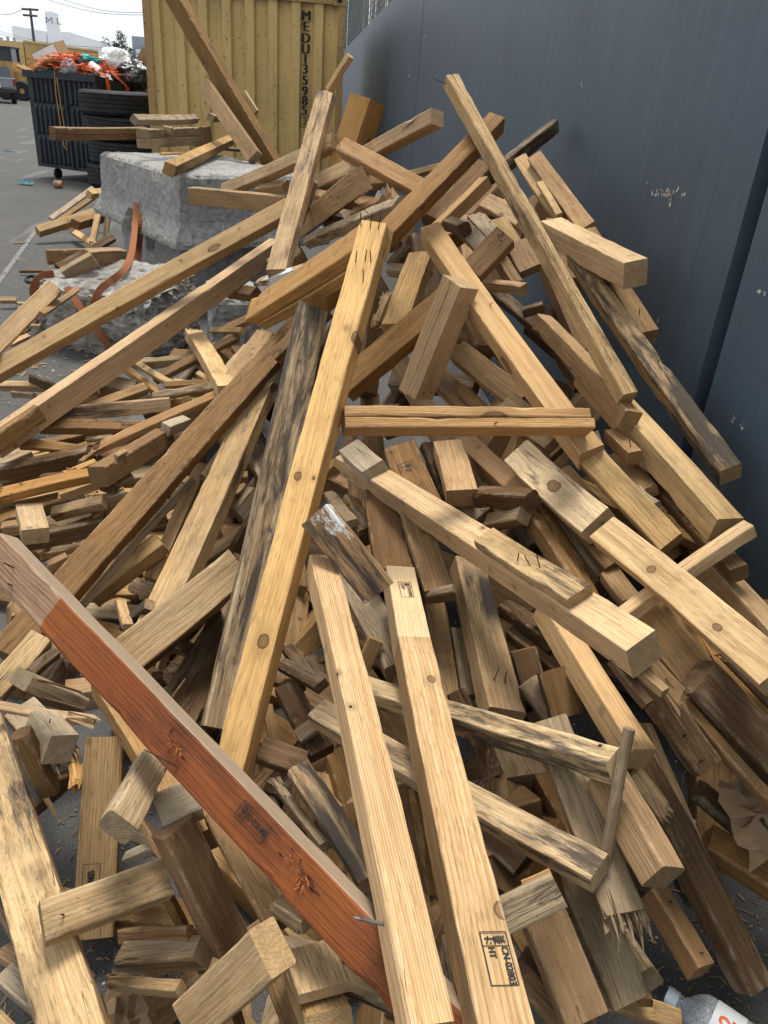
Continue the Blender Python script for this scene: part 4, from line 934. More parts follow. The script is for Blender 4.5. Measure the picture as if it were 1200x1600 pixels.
def parse():
    out = []
    for ln in TABLE.strip().split('\n'):
        ln = ln.strip()
        if not ln or ln.startswith('#'): continue
        g_, mo, lab = ln.split('|'); g_ = [float(v) for v in g_.split()]; mo = mo.split()
        d = dict(A=(g_[0], g_[1]), B=(g_[2], g_[3]), w1=g_[4], w2=g_[5], mat=mo[0] if '=' not in mo[0] else 'T', lab=lab.strip(), o={})
        for s in mo[1:]:
            if '=' in s: k_, v_ = s.split('=', 1); d['o'][k_] = v_
            else: d['o'][s] = '1'
        out.append(d)
    return out
BOARDS = parse()

def section(w1, w2, r):
    """angle and relative sizes of the box section from the two apparent widths (per unit scale)"""
    w1 = max(w1, 0.5); w2 = max(w2, 0.5)
    if r is None:
        q = w1/w2; r = 1.0 if 0.42 < q < 2.4 else (1.5 if q > 1 else 1/1.5)
    al = math.atan(w2/w1*r)
    return al, w1/cos(al), w2/sin(al)

def place(bd, dl=0.0):
    A, B = bd['A'], bd['B']; o = bd['o']
    dx, dy = B[0]-A[0], B[1]-A[1]; L = math.hypot(dx, dy); T = (dx/L, dy/L); N = (T[1], -T[0])
    al, a, b = section(bd['w1'], bd['w2'], float(o['r']) if 'r' in o else None)
    bd['al'] = al
    xm, ym = (A[0]+B[0])/2, (A[1]+B[1])/2
    fixed = False
    if 'd' in o: dA, dB = [float(v) for v in o['d'].split(',')]; fixed = True
    elif 'z' in o:
        zA, zB = [float(v) for v in o['z'].split(',')]; dA = depth(onz(*A, zA)); dB = depth(onz(*B, zB)); fixed = True
    else:
        dl += float(o.get('c', 0)); dA = surf(*A)-dl; dB = surf(*B)-dl
        if 'k' in o:
            k_ = float(o['k']); qm = 0.5*(1/dA+1/dB) if abs(dA-dB) < 1.2 else 1/surf(xm, ym)
            dA = (1+k_)/(2*qm)*1.0; dB = dA/k_
    if bd.get('deep'):       # filler keeps behind the traced boards and above the ground
        def env_at(x, y): return float(ZENV[min(max(int((y+80)/CELL), 0), ZENV.shape[0]-1), min(max(int((x+80)/CELL), 0), ZENV.shape[1]-1)])
        bd['dA'] = min(dA, env_at(*A)-0.07); bd['dB'] = min(dB, env_at(*B)-0.07); return
    # raster cells
    t = ((XX-A[0])*T[0]+(YY-A[1])*T[1])/L; s = (XX-A[0])*N[0]+(YY-A[1])*N[1]
    qA, qB = 1/dA, 1/dB; qt = (qA+(qB-qA)*t)/(0.5*(qA+qB))
    msk = (t > 0) & (t < 1) & (s < bd['w1']*qt) & (s > -bd['w2']*qt)
    idx = np.nonzero(msk)
    if len(idx[0]) == 0:
        bd['dA'], bd['dB'] = dA, dB; return
    t = t[idx]; s = s[idx]; w1, w2 = max(bd['w1'], .5), max(bd['w2'], .5)
    ca, sa = cos(al), sin(al)
    # silhouette depths in pixels of scale
    fr_px = np.where(s >= 0, s/w1*a*sa, -s/w2*b*ca)
    # back: e1 end (w1, a sa) -> far corner (w1-w2, a sa+b ca) -> e2 end (-w2, b ca)
    sf = w1-w2; df = a*sa+b*ca
    bk_px = np.where(s >= sf, df+(s-sf)/max(w1-sf, .01)*(a*sa-df), df+(sf-s)/max(sf+w2, .01)*(b*ca-df))
    def ev(dA_, dB_):
        q = (1/dA_)+((1/dB_)-(1/dA_))*t; dd = 1/q; dm = 2/((1/dA_)+(1/dB_))
        return dd+fr_px*dm/FL, dd+bk_px*dm/FL
    if not fixed:
        zc = ZB[idx]
        if len(t) > 260:
            sel = np.linspace(0, len(t)-1, 260).astype(int)
        else: sel = np.arange(len(t))
        ts, fs_, bs, zs = t[sel], fr_px[sel], bk_px[sel], zc[sel]
        us = np.linspace(-0.06, 0.46, 27); UA, UB = np.meshgrid(us, us, indexing='ij'); UA = UA.ravel()[:, None]; UB = UB.ravel()[:, None]
        a_ = 1/(dA*(1-UA)); b_ = 1/(dB*(1-UB)); dd = 1/(a_+(b_-a_)*ts[None]); dm = 2/(a_+b_)
        pen = dd+bs[None]*dm/FL-zs[None]; pen = np.maximum(pen-0.004, 0)
        cost = 130*pen.mean(1)+5.0*pen.max(1)+0.12*(np.abs(UA)+np.abs(UB))[:, 0]+0.10*np.abs(UA-UB)[:, 0]
        i = int(cost.argmin()); dA = dA*(1-float(UA[i, 0])); dB = dB*(1-float(UB[i, 0])); bd['pen'] = float(pen[i].mean())
    f_, b__ = ev(dA, dB); ZB[idx] = np.minimum(ZB[idx], f_)
    bd['dA'], bd['dB'] = dA, dB

def frame(bd):
    """world frame and true size of the board"""
    A, B = bd['A'], bd['B']; PA, PB = at(*A, bd['dA']), at(*B, bd['dB']); Lw = (PB-PA).length; T = (PB-PA).normalized()
    M = PA.lerp(PB, 0.5); xm, ym, _ = proj(M)
    V = (M-CAM).normalized(); n = (V-T*V.dot(T)).normalized(); S = T.cross(n)
    dx, dy = B[0]-A[0], B[1]-A[1]; l = math.hypot(dx, dy); N = (dy/l, -dx/l)
    q = proj(M+S*0.01); J = ((q[0]-xm)*N[0]+(q[1]-ym)*N[1])/0.01
    if J < 0: S = -S; J = -J
    al = bd['al']; w1, w2 = max(bd['w1'], .5), max(bd['w2'], .5)
    a = w1/(J*cos(al)); b = w2/(J*sin(al))
    e1 = S*cos(al)+n*sin(al); e2 = -S*sin(al)+n*cos(al)
    if bd['w2'] < 1: b = max(b, 0.012)
    R = Matrix((T, e1, -e2)).transposed()
    if R.determinant() < 0: print('flip', bd['lab'])
    C = M+e1*(a/2)+e2*(b/2)
    return C, R, Lw, a, b

def plank_geo(L, a, b, rg, jA=False, jB=False, rnd=False, mb=None, offx=0.0, worn=1.0):
    """a sawn board along X with eased, slightly knocked edges, faint bow, and square or torn ends"""
    mb = mb or MB()
    n = max(3, min(40, int(L/0.04)))
    r0 = min(0.0032*worn, 0.16*min(a, b)); bow = rg.gauss(0, 0.005)*L; boz = rg.gauss(0, 0.0045)*L; tw = rg.gauss(0, 0.03)*L
    wane = rg.random() < 0.12 and not rnd and L < 1.0; wc = rg.randrange(4); wp = rg.random()*6
    xs = [-L/2+L*i/n for i in range(n+1)]
    if rnd:
        k = 14; ring = [(a/2*cos(2*pi*j/k), b/2*sin(2*pi*j/k)) for j in range(k)]
    vs = []; k = 14 if rnd else 12
    sheA, sheB = rg.gauss(0, 0.035), rg.gauss(0, 0.035); she2A, she2B = rg.gauss(0, 0.03), rg.gauss(0, 0.03)
    for i, x in enumerate(xs):
        u = 2*x/L; cy = bow*(1-u*u)+rg.gauss(0, 0.0004); cz = boz*(1-u*u)+rg.gauss(0, 0.0004); th = tw*u*0.5
        if not rnd:
            ring = []
            for ci, (sy, sz) in enumerate(((1, 1), (-1, 1), (-1, -1), (1, -1))):
                rr = r0*rg.uniform(0.6, 1.5)
                if rg.random() < (0.11 if worn > 1 else 0.04): rr *= rg.uniform(1.8, 3.2)
                if wane and ci == wc: rr += min(a, b)*0.11*max(0, sin(x*5+wp))
                rr = min(rr, 0.4*min(a, b))
                y0, z0 = sy*a/2, sz*b/2
                p1, p2 = (y0-sy*rr, z0), (y0, z0-sz*rr); pm = (y0-sy*rr*0.3, z0-sz*rr*0.3)
                ring += [p2, pm, p1] if sy*sz > 0 else [p1, pm, p2]
        for (y, z) in ring:
            yy = y*cos(th)-z*sin(th)+cy; zz = y*sin(th)+z*cos(th)+cz; x2 = x
            if i == 0: x2 = x+y*sheA+z*she2A
            if i == n: x2 = x+y*sheB+z*she2B
            if (i == 0 and jA): x2 += rg.uniform(0.0, 0.045)*min(1, L/0.3)
            if (i == n and jB): x2 -= rg.uniform(0.0, 0.045)*min(1, L/0.3)
            vs.append((x2+offx, yy, zz))
    fs = [(i*k+j, (i+1)*k+j, (i+1)*k+(j+1) % k, i*k+(j+1) % k) for i in range(n) for j in range(k)]
    for (e, j_, sx) in ((0, jA, 1), (n, jB, -1)):
        base = e*k; x0 = xs[e]+offx
        if not j_:
            fs.append(tuple(base+q for q in (range(k) if e else range(k-1, -1, -1))))
        else:
            ci = len(vs); vs.append((x0+sx*rg.uniform(0.01, 0.03)*min(1, L/.3), 0, 0))
            for q in range(k): fs.append((base+q, base+(q+1) % k, ci))
    if not rnd:
        f0 = len(mb.f)
        mb.arris = getattr(mb, 'arris', set()) | {f0+i*k+j for i in range(n) for j in range(k) if j % 3 != 2}
    mb.add(vs, fs)
    for (j_, x0, sx) in ((jA, -L/2, -1), (jB, L/2, 1)):
        if j_:
            for q in range(int(26+a*300)):      # torn splinters
                y, z = rg.uniform(-.47, .47)*a, rg.uniform(-.47, .47)*b; ln = 0.006+0.036*rg.random()**1.8*min(1.2, max(.4, a/0.06)); wd = rg.uniform(0.0015, 0.005)
                bx = x0-sx*0.05+offx; tip = (x0+sx*ln*rg.uniform(.2, 1)+offx, y+rg.gauss(0, .006), z+rg.gauss(0, .006))
                mb.add([(bx, y-wd, z-wd), (bx, y+wd, z-wd), (bx, y, z+wd*1.3), (x0+offx, y+wd*.8, z), (x0+offx, y-wd*.8, z), tip],
                       [(0, 1, 3, 4), (1, 2, 3), (2, 0, 4), (3, 5, 4), (2, 3, 5), (4, 5, 2)])
    return mb

RUST = plain('rusty_nail_steel', (0.055, 0.035, 0.026), 0.6, 0.4, 60, 0.4, 0.6)
STEEL = plain('bare_nail_steel', (0.25, 0.24, 0.23), 0.4, 0.3, 60, 0.5, 0.9)
def add_nails(o, spec, L, a, b, rg):
    for s in spec.split(','):
        f = s.split(':'); t_, u, fc, ln = float(f[0]), float(f[1]), int(f[2]), float(f[3])/1000
        x = -L/2+L*t_
        if fc == 1: p = Vector((x, -a/2+a*u, b/2)); nn = Vector((0, 0, 1)); tv = Vector((0, 1, 0))
        else: p = Vector((x, -a/2, b/2-b*u)); nn = Vector((0, -1, 0)); tv = Vector((0, 0, 1))
        tx = float(f[4]) if len(f) > 4 else rg.uniform(-.9, .8); ty = rg.uniform(-.25, .25)
        dr = (nn+Vector((tx, 0, 0))+tv*ty).normalized(); bend = (Vector((rg.uniform(-.5, .5), 0, 0))+tv*rg.uniform(-.4, .4))*(0.25 if len(f) > 4 else 1.0)
        big = len(f) > 5; pts = [p-dr*0.004, p+dr*ln*0.45, p+dr*ln*0.8+bend*ln*0.12, p+dr*ln+bend*ln*0.32]
        m_ = MB().tube(pts, [0.0026, 0.0026, 0.0024, 0.0008] if big else [0.0013, 0.0013, 0.0012, 0.0009], 8)
        m_.build('nail', STEEL if big else RUST, o)

def stamp(o, L, a, b, t_, u, fc, along, up, hgt, wid, lines, logo=True, box=True):
    """black ink treatment mark: frame, wheat ear and characters, laid 0.4 mm proud of the face"""
    x = -L/2+L*t_
    if fc == 1: p = Vector((x, -a/2+a*u, b/2+0.0012)); X = Vector((along, 0, 0)); Yv = Vector((0, up, 0))
    else: p = Vector((x, -a/2-0.0012, b/2-b*u)); X = Vector((along, 0, 0)); Yv = Vector((0, 0, up))
    mb = MB()
    def q(x0, y0, x1, y1, th):
        d = Vector((x1-x0, y1-y0)); d.normalize(); nn = Vector((-d.y, d.x))*th/2
        mb.add([p+X*(x0+nn.x)+Yv*(y0+nn.y), p+X*(x1+nn.x)+Yv*(y1+nn.y), p+X*(x1-nn.x)+Yv*(y1-nn.y), p+X*(x0-nn.x)+Yv*(y0-nn.y)], [(0, 1, 2, 3)])
    th = hgt*0.035; w2, h2 = wid/2, hgt/2
    if box:
        q(-w2, h2, w2, h2, th); q(-w2, -h2, w2, -h2, th*1.3); q(-w2, -h2, -w2, h2, th*1.3); q(w2, -h2, w2, h2, th)
    xs = -w2+(wid*0.27 if logo else 0.02*wid)
    if logo:
        q(xs, -h2, xs, h2, th); cx = -w2+wid*0.135; k = hgt*0.8
        q(cx-wid*.01, -k*.48, cx, k*.05, th*1.6)
        for i in range(5):
            yy = -k*.05+i*k*.11; q(cx, yy, cx+wid*.075, yy+k*.10, th*1.7); q(cx, yy, cx-wid*.06, yy+k*.10, th*1.7)
        q(cx-wid*.06, -k*.28, cx+wid*.07, -k*.38, th*1.5)
        for i in range(4): q(cx+wid*.06, -k*.4+i*k*.2, cx+wid*.095, -k*.4+i*k*.2, th*1.6)
    for (s, size, cy) in lines:
        vs, fs = text_mesh(s, size*hgt, 'LEFT', 0.0006*size*hgt/0.02)
        wmax = max(v.x for v in vs) or 1; sc_ = min(1.0, (w2-xs)*0.97/wmax) if True else 1
        mb.add([p+X*(xs+wid*.015+v.x*sc_)+Yv*(cy*hgt+v.y) for v in vs], fs)
    mb.build('ink_stamp', INK, o)

MATKEY = {'RB': 'R', 'RT': 'R', 'SMD': 'SD', 'F': 'G', 'RD': 'G'}
IDMAT = {'mottled': 'm', 'frontleft': 'PN', 'frontright': 'PB', 'groove': 'PN', 'greyplank': 'M', 'tall': 'G', 'redbeam': 'R', 'topblock': 'Y', 'bigsawn': 'P', 'level': 'T', 'lowlog': 'ML', 'lightboard': 'P', 'brokengrey': 'G', 'wideleft': 'PD', 'crossleft': 'PD', 'leftpale': 'PD', 'bigsawn': 'PC', 'uplog': 'ML', 'level': 'TC', 'doubleblock': 'PC', 'fatright': 'PC', 'lightboard': 'PC', 'corner': 'PC', 'beamone': 'PC', 'beamtwo': 'PC', 'crackbeam': 'TC', 'cross': 'PC', 'tall': 'PD'}
def basemat(bd):
    i_ = bd['o'].get('id')
    if i_ in IDMAT: return IDMAT[i_]
    k_ = bd['mat']
    if k_ == 'W6': return 'WP'
    k_ = k_.rstrip('0123456789'); return MATKEY.get(k_, k_)
def kind_of(L, a, b, o):
    if 'round' in o: return 'round_stick', 'stick'
    if max(a, b) < 0.035: return ('stick', 'stick')
    if L < 0.28: return ('offcut', 'offcut')
    if max(a, b)/min(a, b) < 1.55: return ('timber', 'timber')
    return ('plank', 'plank')

# ---- boards deep inside the heap, seen only through its gaps
rg0 = random.Random(11)
POLY = [(-20, 720), (30, 640), (200, 590), (330, 540), (420, 450), (500, 330), (700, 260), (850, 330), (960, 560), (1120, 800), (1190, 1000), (1120, 1250), (960, 1300), (760, 1400), (500, 1420), (330, 1250), (150, 1130), (20, 1050)]
def inside(x, y):
    c = False; j = len(POLY)-1
    for i in range(len(POLY)):
        (xi, yi), (xj, yj) = POLY[i], POLY[j]
        if (yi > y) != (yj > y) and x < (xj-xi)*(y-yi)/(yj-yi)+xi: c = not c
        j = i
    return c
DEEP = []
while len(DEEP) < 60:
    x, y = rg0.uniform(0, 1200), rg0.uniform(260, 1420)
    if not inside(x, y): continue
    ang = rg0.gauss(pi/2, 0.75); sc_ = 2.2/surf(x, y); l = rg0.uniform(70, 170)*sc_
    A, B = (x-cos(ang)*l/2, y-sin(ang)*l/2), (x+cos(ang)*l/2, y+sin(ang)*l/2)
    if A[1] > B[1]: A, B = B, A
    wd = rg0.uniform(28, 52)*sc_; DEEP.append(dict(A=A, B=B, w1=wd, w2=wd*rg0.uniform(.1, .5), mat=rg0.choice('DDBBDD'), lab='', o={}, deep=True))  # mostly dark wood, chosen to deepen the shade in the gaps
def in_frame(bd):
    return any(0 < bd['A'][0]+(bd['B'][0]-bd['A'][0])*f < 1200 for f in (0, .5, 1))
MID = []
while len(MID) < 150:
    x, y = (rg0.uniform(-20, 1215), rg0.uniform(260, 1560)) if len(MID) < 95 else (rg0.uniform(-10, 450), rg0.uniform(560, 1010))
    if not (inside(x, y) or (y > 1250 and 330 < x < 1000)): continue
    ang = rg0.choice((rg0.gauss(pi/2, .5), rg0.gauss(pi*.72, .35), rg0.gauss(pi*.28, .35))) if x > 330 else rg0.gauss(pi*.93, .28)
    sc_ = 2.2/surf(x, y); l = rg0.uniform(70, 200)*sc_
    A, B = (x-cos(ang)*l/2, y-sin(ang)*l/2), (x+cos(ang)*l/2, y+sin(ang)*l/2)
    if A[1] > B[1]: A, B = B, A
    wd = rg0.uniform(22, 46)*sc_; MID.append(dict(A=A, B=B, w1=wd, w2=wd*rg0.uniform(.2, .8), mat=rg0.choice('TTBBGTRD'), lab='', o={}, deep='mid'))
for i, bd in enumerate(DEEP): place(bd, -0.60+0.15*i/len(DEEP))
for i, bd in enumerate(MID): place(bd, -0.42+0.14*i/len(MID))
for i, bd in enumerate(BOARDS): place(bd, -0.10+0.18*i/len(BOARDS))

# boards laid wherever bare ground would still show between the traced ones, as long planks running down the slope
COV = ZB < ZENV-0.02
def cover(bd):
    A, B = bd['A'], bd['B']; dx, dy = B[0]-A[0], B[1]-A[1]; L = math.hypot(dx, dy); T = (dx/L, dy/L); N = (T[1], -T[0])
    t = ((XX-A[0])*T[0]+(YY-A[1])*T[1])/L; s = (XX-A[0])*N[0]+(YY-A[1])*N[1]
    COV[(t > 0) & (t < 1) & (s < bd['w1']) & (s > -bd['w2'])] = True
for bd in DEEP+MID: cover(bd)
NOFILL = [(40, 1240, 150, 1345), (125, 1490, 185, 1600), (960, 1370, 1300, 1700), (1060, 1230, 1300, 1700), (-90, 300, 150, 640)]
POLY2 = POLY[:6]+[(700, 255), (850, 330), (960, 560), (1130, 800), (1200, 1000), (1200, 1180), (1020, 1330), (930, 1640), (320, 1640), (200, 1400), (150, 1250), (-20, 1230)]
POLY_A, POLY = POLY, POLY2
GAPS = []
for it in range(400):
    ys_, xs_ = np.nonzero(~COV); 
    if len(ys_) == 0 or len(GAPS) >= 75: break
    k_ = rg0.randrange(len(ys_)); x, y = float(GX[xs_[k_]]), float(GY[ys_[k_]])
    if not inside(x, y) or any(a <= x <= c and b <= y <= d for a, b, c, d in NOFILL): COV[ys_[k_], xs_[k_]] = True if it < 0 else COV[ys_[k_], xs_[k_]]; continue
    ang = rg0.gauss(pi*.30, .18) if x > 620 else (rg0.gauss(pi*.5, .3) if x > 330 else rg0.gauss(pi*.86, .25))
    sc_ = 2.2/surf(x, y); l = rg0.uniform(170, 330)*sc_; f_ = rg0.uniform(.3, .7)
    A, B = (x-cos(ang)*l*f_, y-sin(ang)*l*f_), (x+cos(ang)*l*(1-f_), y+sin(ang)*l*(1-f_))
    if A[1] > B[1]: A, B = B, A
    wd = rg0.uniform(26, 40)*sc_; bd = dict(A=A, B=B, w1=wd*.75, w2=wd*.35, mat=rg0.choice('TTBBGRD'), lab='', o={}, deep='mid'); GAPS.append(bd); cover(bd)
for i, bd in enumerate(GAPS): place(bd, -0.30-0.12*(i % 5)/5)
MID += GAPS

LIB = {}
def build_board(bd, i):
    rg = random.Random(1000+i); o = bd['o']
    C, R, L, a, b = frame(bd); bd['dim'] = (L, a, b)
    fr_ = lambda t_: t_*bd['dA']/(t_*bd['dA']+(1-t_)*bd['dB'])
    j_ = o.get('j', ''); jA, jB = 'A' in j_, 'B' in j_
    nm, cat = kind_of(L, a, b, o); mk = basemat(bd)
    if mk == 'RED': mat = wood_mat('red_painted_board', (0.33, 0.20, 0.115), (0.20, 0.11, 0.055), dirt=0.4, red_from=-L/2+L*fr_(0.128), cracks=0.5, knots=0.1)
    elif mk == 'PB': mat = wood_mat('banded_pine_board', (0.67, 0.48, 0.27), (0.50, 0.32, 0.15), ring=0.6, vmin=1.0, facew=0.35, dirt=0.2, knots=0.1, cracks=0.2, band=-L/2+L*fr_(0.152), kpos=[(-L/2+L*fr_(.245), -a/2+a*.62, .0085), (-L/2+L*fr_(.75), -a/2+a*.93, .012)])
    elif mk == 'SD': mat = wood_mat('smudged_board', (0.50, 0.355, 0.19), Td, dirt=0.5, smudge=(-L*.42, L*0.02), cracks=0.5)
    elif 'kn' in o:
        base, ax_ = {'yellow': (('yellow_pine_board', (0.74, 0.485, 0.20), (0.60, 0.365, 0.14), dict(ring=0.42, dirt=0.14, knots=0.12, cracks=0.3, vmin=1.05, facew=0.1)), 2), 'knotplank': (('knotty_bleached_board', (0.74, 0.59, 0.38), (0.56, 0.42, 0.25), dict(ring=0.35, dirt=0.42, knots=0.1, mildew=0.2, saw=0.2, vmin=1.1, facew=0.15)), 1),
                     'longright': (('knotty_pale_board', (0.62, 0.455, 0.245), (0.47, 0.31, 0.14), dict(ring=0.4, dirt=0.34, knots=0.1, saw=0.15, vmin=1.0, facew=0.3)), 1)}[o['id']]
        kp = []
        for s_ in o['kn'].split(','):
            t_, u_, r_ = [float(v) for v in s_.split(':')]; kp.append((-L/2+L*fr_(t_), (-a/2+a*u_) if ax_ == 1 else (b/2-b*u_), r_))
        mat = wood_mat(base[0], base[1], base[2], kpos=kp, kax=ax_, **base[3])
    else: mat = WOOD[mk]
    Mw = Matrix.Translation(C) @ R.to_4x4()
    wn = 1.6 if mk in 'GMDB' else 1.0
    if 'sp' in o:
        root = empty('nailed_boards', C); root.matrix_world = Mw; cat = 'boards'
        h = int(o['sp'])
        for k in (-1, 1):
            dl = rg.uniform(-.012, .012)
            aa, bb = (a/2-0.0012, b) if h == 1 else (a, b/2-0.0012)
            pc = plank_geo(L-abs(dl), aa, bb, rg, worn=wn).build('board', mat, root, Vector((dl/2, k*a/4, 0)) if h == 1 else Vector((dl/2, 0, k*b/4)))
    else:
        root = plank_geo(L, a, b, rg, jA, jB, 'round' in o, worn=wn).build(nm, mat); root.matrix_world = Mw
    if bd.get('deep') == 'mid': tag(root, 'board mostly buried beneath the upper boards of the heap', 'board', 'boards half buried in the heap')
    elif bd.get('deep'): tag(root, 'dark board half hidden deep in the gaps of the heap', 'board', 'boards buried inside the heap')
    else: tag(root, bd['lab'], cat, 'scrap boards of the lumber pile')
    import zlib
    sd_ = (zlib.crc32((bd['lab'] or 'deep%d' % i).encode())+int(o.get('s', 0))*7919) % 9973/9973.0
    for q_, ob_ in enumerate([root]+list(root.children)): ob_.color = ((sd_+q_*.137) % 1.0, float(o.get('v', 1)), 0, 1)
    if 'n' in o: add_nails(root, o['n'], L, a, b, rg)
    if 'id' in o: LIB[o['id']] = (root, L, a, b, mat)
    return root
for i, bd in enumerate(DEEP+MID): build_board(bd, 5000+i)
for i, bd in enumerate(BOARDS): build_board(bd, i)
import os
if os.environ.get('PILE_DEBUG'):
    for bd in BOARDS:
        L, a, b = bd['dim']; print('%5.2f %5.2f L%.2f a%.3f b%.3f pen%.3f zA%.2f zB%.2f %s' % (bd['dA'], bd['dB'], L, a, b, bd.get('pen', -1), at(*bd['A'], bd['dA']).z, at(*bd['B'], bd['dB']).z, bd['lab'][:50]))

# ---- marks and extra pieces on particular boards
r, L, a, b, _ = LIB['frontright']
stamp(r, L, a, b, 0.10, 0.50, 1, 1, 1, a*0.42, a*0.95, [('HT', .34, -.22), ('CN-02803', .36, .26)])
stamp(r, L, a, b, 0.925, 0.62, 1, 1, 1, a*0.50, a*1.02, [('HT', .34, -.20), ('CN-02803', .36, .30)])
r, L, a, b, _ = LIB['red']
stamp(r, L, a, b, 0.655, 0.40, 2, 1, 1, b*0.42, b*0.86, [('ID-056-MB', .50, .0), ('------ ----', .2, .33)])
r, L, a, b, _ = LIB['stamptan']
stamp(r, L, a, b, 0.77, 0.62, 2, -1, -1, b*0.42, b*1.25, [('ID-056-MB', .56, -.02)], logo=False)
r, L, a, b, _ = LIB['darkstamp2']
stamp(r, L, a, b, 0.09, 0.5, 1, -1, -1, a*0.52, a*1.35, [('ID-055', .56, 0)])
r, L, a, b, _ = LIB['stampred']
stamp(r, L, a, b, 0.83, 0.5, 1, 1, 1, a*0.55, a*1.9, [('ID-056-MB', .6, 0)], logo=False)
r, L, a, b, _ = LIB['darkstamp']
stamp(r, L, a, b, 0.40, 0.45, 1, 1, 1, a*0.45, a*1.1, [('ID-056', .6, 0)])
r, L, a, b, _ = LIB['beamtwo']
stamp(r, L, a, b, 0.42, 0.45, 1, -1, -1, a*0.45, a*1.4, [('HT', .4, -.2), ('CN-028', .4, .2)])
r, L, a, b, _ = LIB['sawmark']
stamp(r, L, a, b, 0.42, 0.55, 1, -1, -1, a*0.42, a*0.9, [('ID', .4, .2), ('HT', .4, -.2)])
r, L, a, b, mt = LIB['bigsawn']
cl = plank_geo(L*0.25, a*0.86, 0.022, random.Random(5)).build('cleat', WOOD['m'], r, Vector((L*0.255, a*0.02, b/2+0.0115)))
add_nails(cl, '.45:.3:1:22,.55:.4:1:20,.62:.55:1:24', L*0.25, a*0.86, 0.022, random.Random(6))

# torn fibres pulled up round the old nail holes of the red board
r, L, a, b, _ = LIB['red']
TF = plain('torn_orange_fibre', (0.38, 0.13, 0.04), 0.8, .3, 40); GO = plain('black_gouge', (0.012, 0.008, 0.007), 0.9)
rg = random.Random(14)
for (t_, u_, n_) in ((.50, .55, 14), (.74, .42, 16), (.755, .62, 7)):
    tf = MB(); go = MB(); base = Vector((-L/2+L*t_, -a/2, b/2-b*u_))
    for k in range(n_):
        q = base+Vector((rg.gauss(0, .009), 0, rg.gauss(0, .006))); d_ = Vector((rg.gauss(0, .6), -rg.uniform(.25, .9), rg.gauss(0, .5))).normalized(); l_ = rg.uniform(.004, .011)
        tf.tube([q, q+d_*l_*.6, q+d_*l_], [.0011, .0009, .0002], 4)
    for k in range(n_//4):
        q = base+Vector((rg.gauss(0, .018), -.0012, rg.gauss(0, .008))); w_ = rg.uniform(.001, .0025); l_ = rg.uniform(.003, .008)
        go.add([q+Vector((-l_, 0, 0)), q+Vector((-l_*.2, 0, w_)), q+Vector((l_, 0, w_*.2)), q+Vector((l_*.1, 0, -w_))], [(0, 1, 2, 3)])
    tf.build('torn_fibres', TF, r); go.build('gouges', GO, r)

# ------------------------------------------------------------------ ratchet straps over the concrete
STRAP = NT('orange_strap_webbing'); _co = STRAP.n('TexCoord').outputs['Object']
_a = STRAP.noise(_co, 18, 5, 0.65); _b = STRAP.noise(_co, 260, 2)
_c = STRAP.mix(STRAP.mr(_a, 0.4, 0.7), (0.27, 0.085, 0.030), (0.19, 0.105, 0.058)); STRAP.bump(_b, 0.4, 0.002)
STRAP = STRAP.fin(_c, 0.8, 0.2)
bpy.context.view_layer.update()
CONCRETE = [o for o in COL.objects if o.name.startswith('concrete')]
def snap(x, y, d, off=0.018):
    best = None; dr = ray(x, y)
    for o in CONCRETE:
        iv = o.matrix_world.inverted(); a = iv @ CAM; b = (iv.to_3x3() @ dr)
        hit, loc, nn, fi = o.ray_cast(a, b.normalized())
        if hit:
            w_ = o.matrix_world @ loc; k = (w_-CAM).dot(Fv)
            if best is None or k < best: best = k
    if best is None or abs(best-d) > 0.9: return at(x, y, d)
    return at(x, y, best-off)
def strap(pts, wpx, label, side=None, text=None, tx=None):
    ds = [depth(snap(x, y, d)) for x, y, d in pts]
    ds = [min(ds[max(0, i-1):i+2])*.5+ds[i]*.5 for i in range(len(ds))]
    P = [at(x, y, d-.01) for (x, y, _), d in zip(pts, ds)]
    # smooth
    Q = []
    for i in range(len(P)-1):
        p0, p1, p2, p3 = P[max(i-1, 0)], P[i], P[i+1], P[min(i+2, len(P)-1)]
        for k in range(6):
            u = k/6; Q.append(0.5*((2*p1)+(p2-p0)*u+(2*p0-5*p1+4*p2-p3)*u*u+(3*p1-p0-3*p2+p3)*u**3))
    Q.append(P[-1]); sides = []
    for i, q in enumerate(Q):
        t = (Q[min(i+1, len(Q)-1)]-Q[max(i-1, 0)]).normalized(); v = (q-CAM).normalized()
        s_ = t.cross(v).normalized(); s_ = (s_+v*0.35).normalized(); sides.append(s_)
    o = MB().ribbon(Q, sides, wpx*depth(P[0])/FL, 0.004).build('ratchet_strap', STRAP, None, smooth=False)
    tag(o, label, 'strap', 'orange straps over the concrete'); return o, Q, sides
s1, Q1, S1 = strap([(212, 318, 5.95), (211, 350, 5.85), (206, 392, 5.6), (195, 420, 5.2), (172, 440, 4.85), (157, 452, 4.65), (148, 470, 4.55), (143, 486, 4.5)], 9,
                   'orange printed strap hanging from the slot of the big concrete block', text=True)
s2, Q2, S2 = strap([(218, 333, 6.06), (218, 360, 6.04), (216, 386, 6.0), (214, 412, 5.95)], 12, 'darker orange strap tail hanging just right of the printed strap')
s3, Q3, S3 = strap([(104, 449, 4.62), (116, 466, 4.58), (128, 484, 4.52), (150, 516, 4.40), (166, 536, 4.34), (176, 552, 4.32)], 12, 'orange strap crossing the broken concrete chunk under the long beams')
s4, Q4, S4 = strap([(84, 428, 5.1), (70, 430, 5.05), (58, 438, 5.0), (52, 452, 4.98), (53, 462, 4.98)], 12, 'orange strap loop at the left end of the broken concrete chunk')
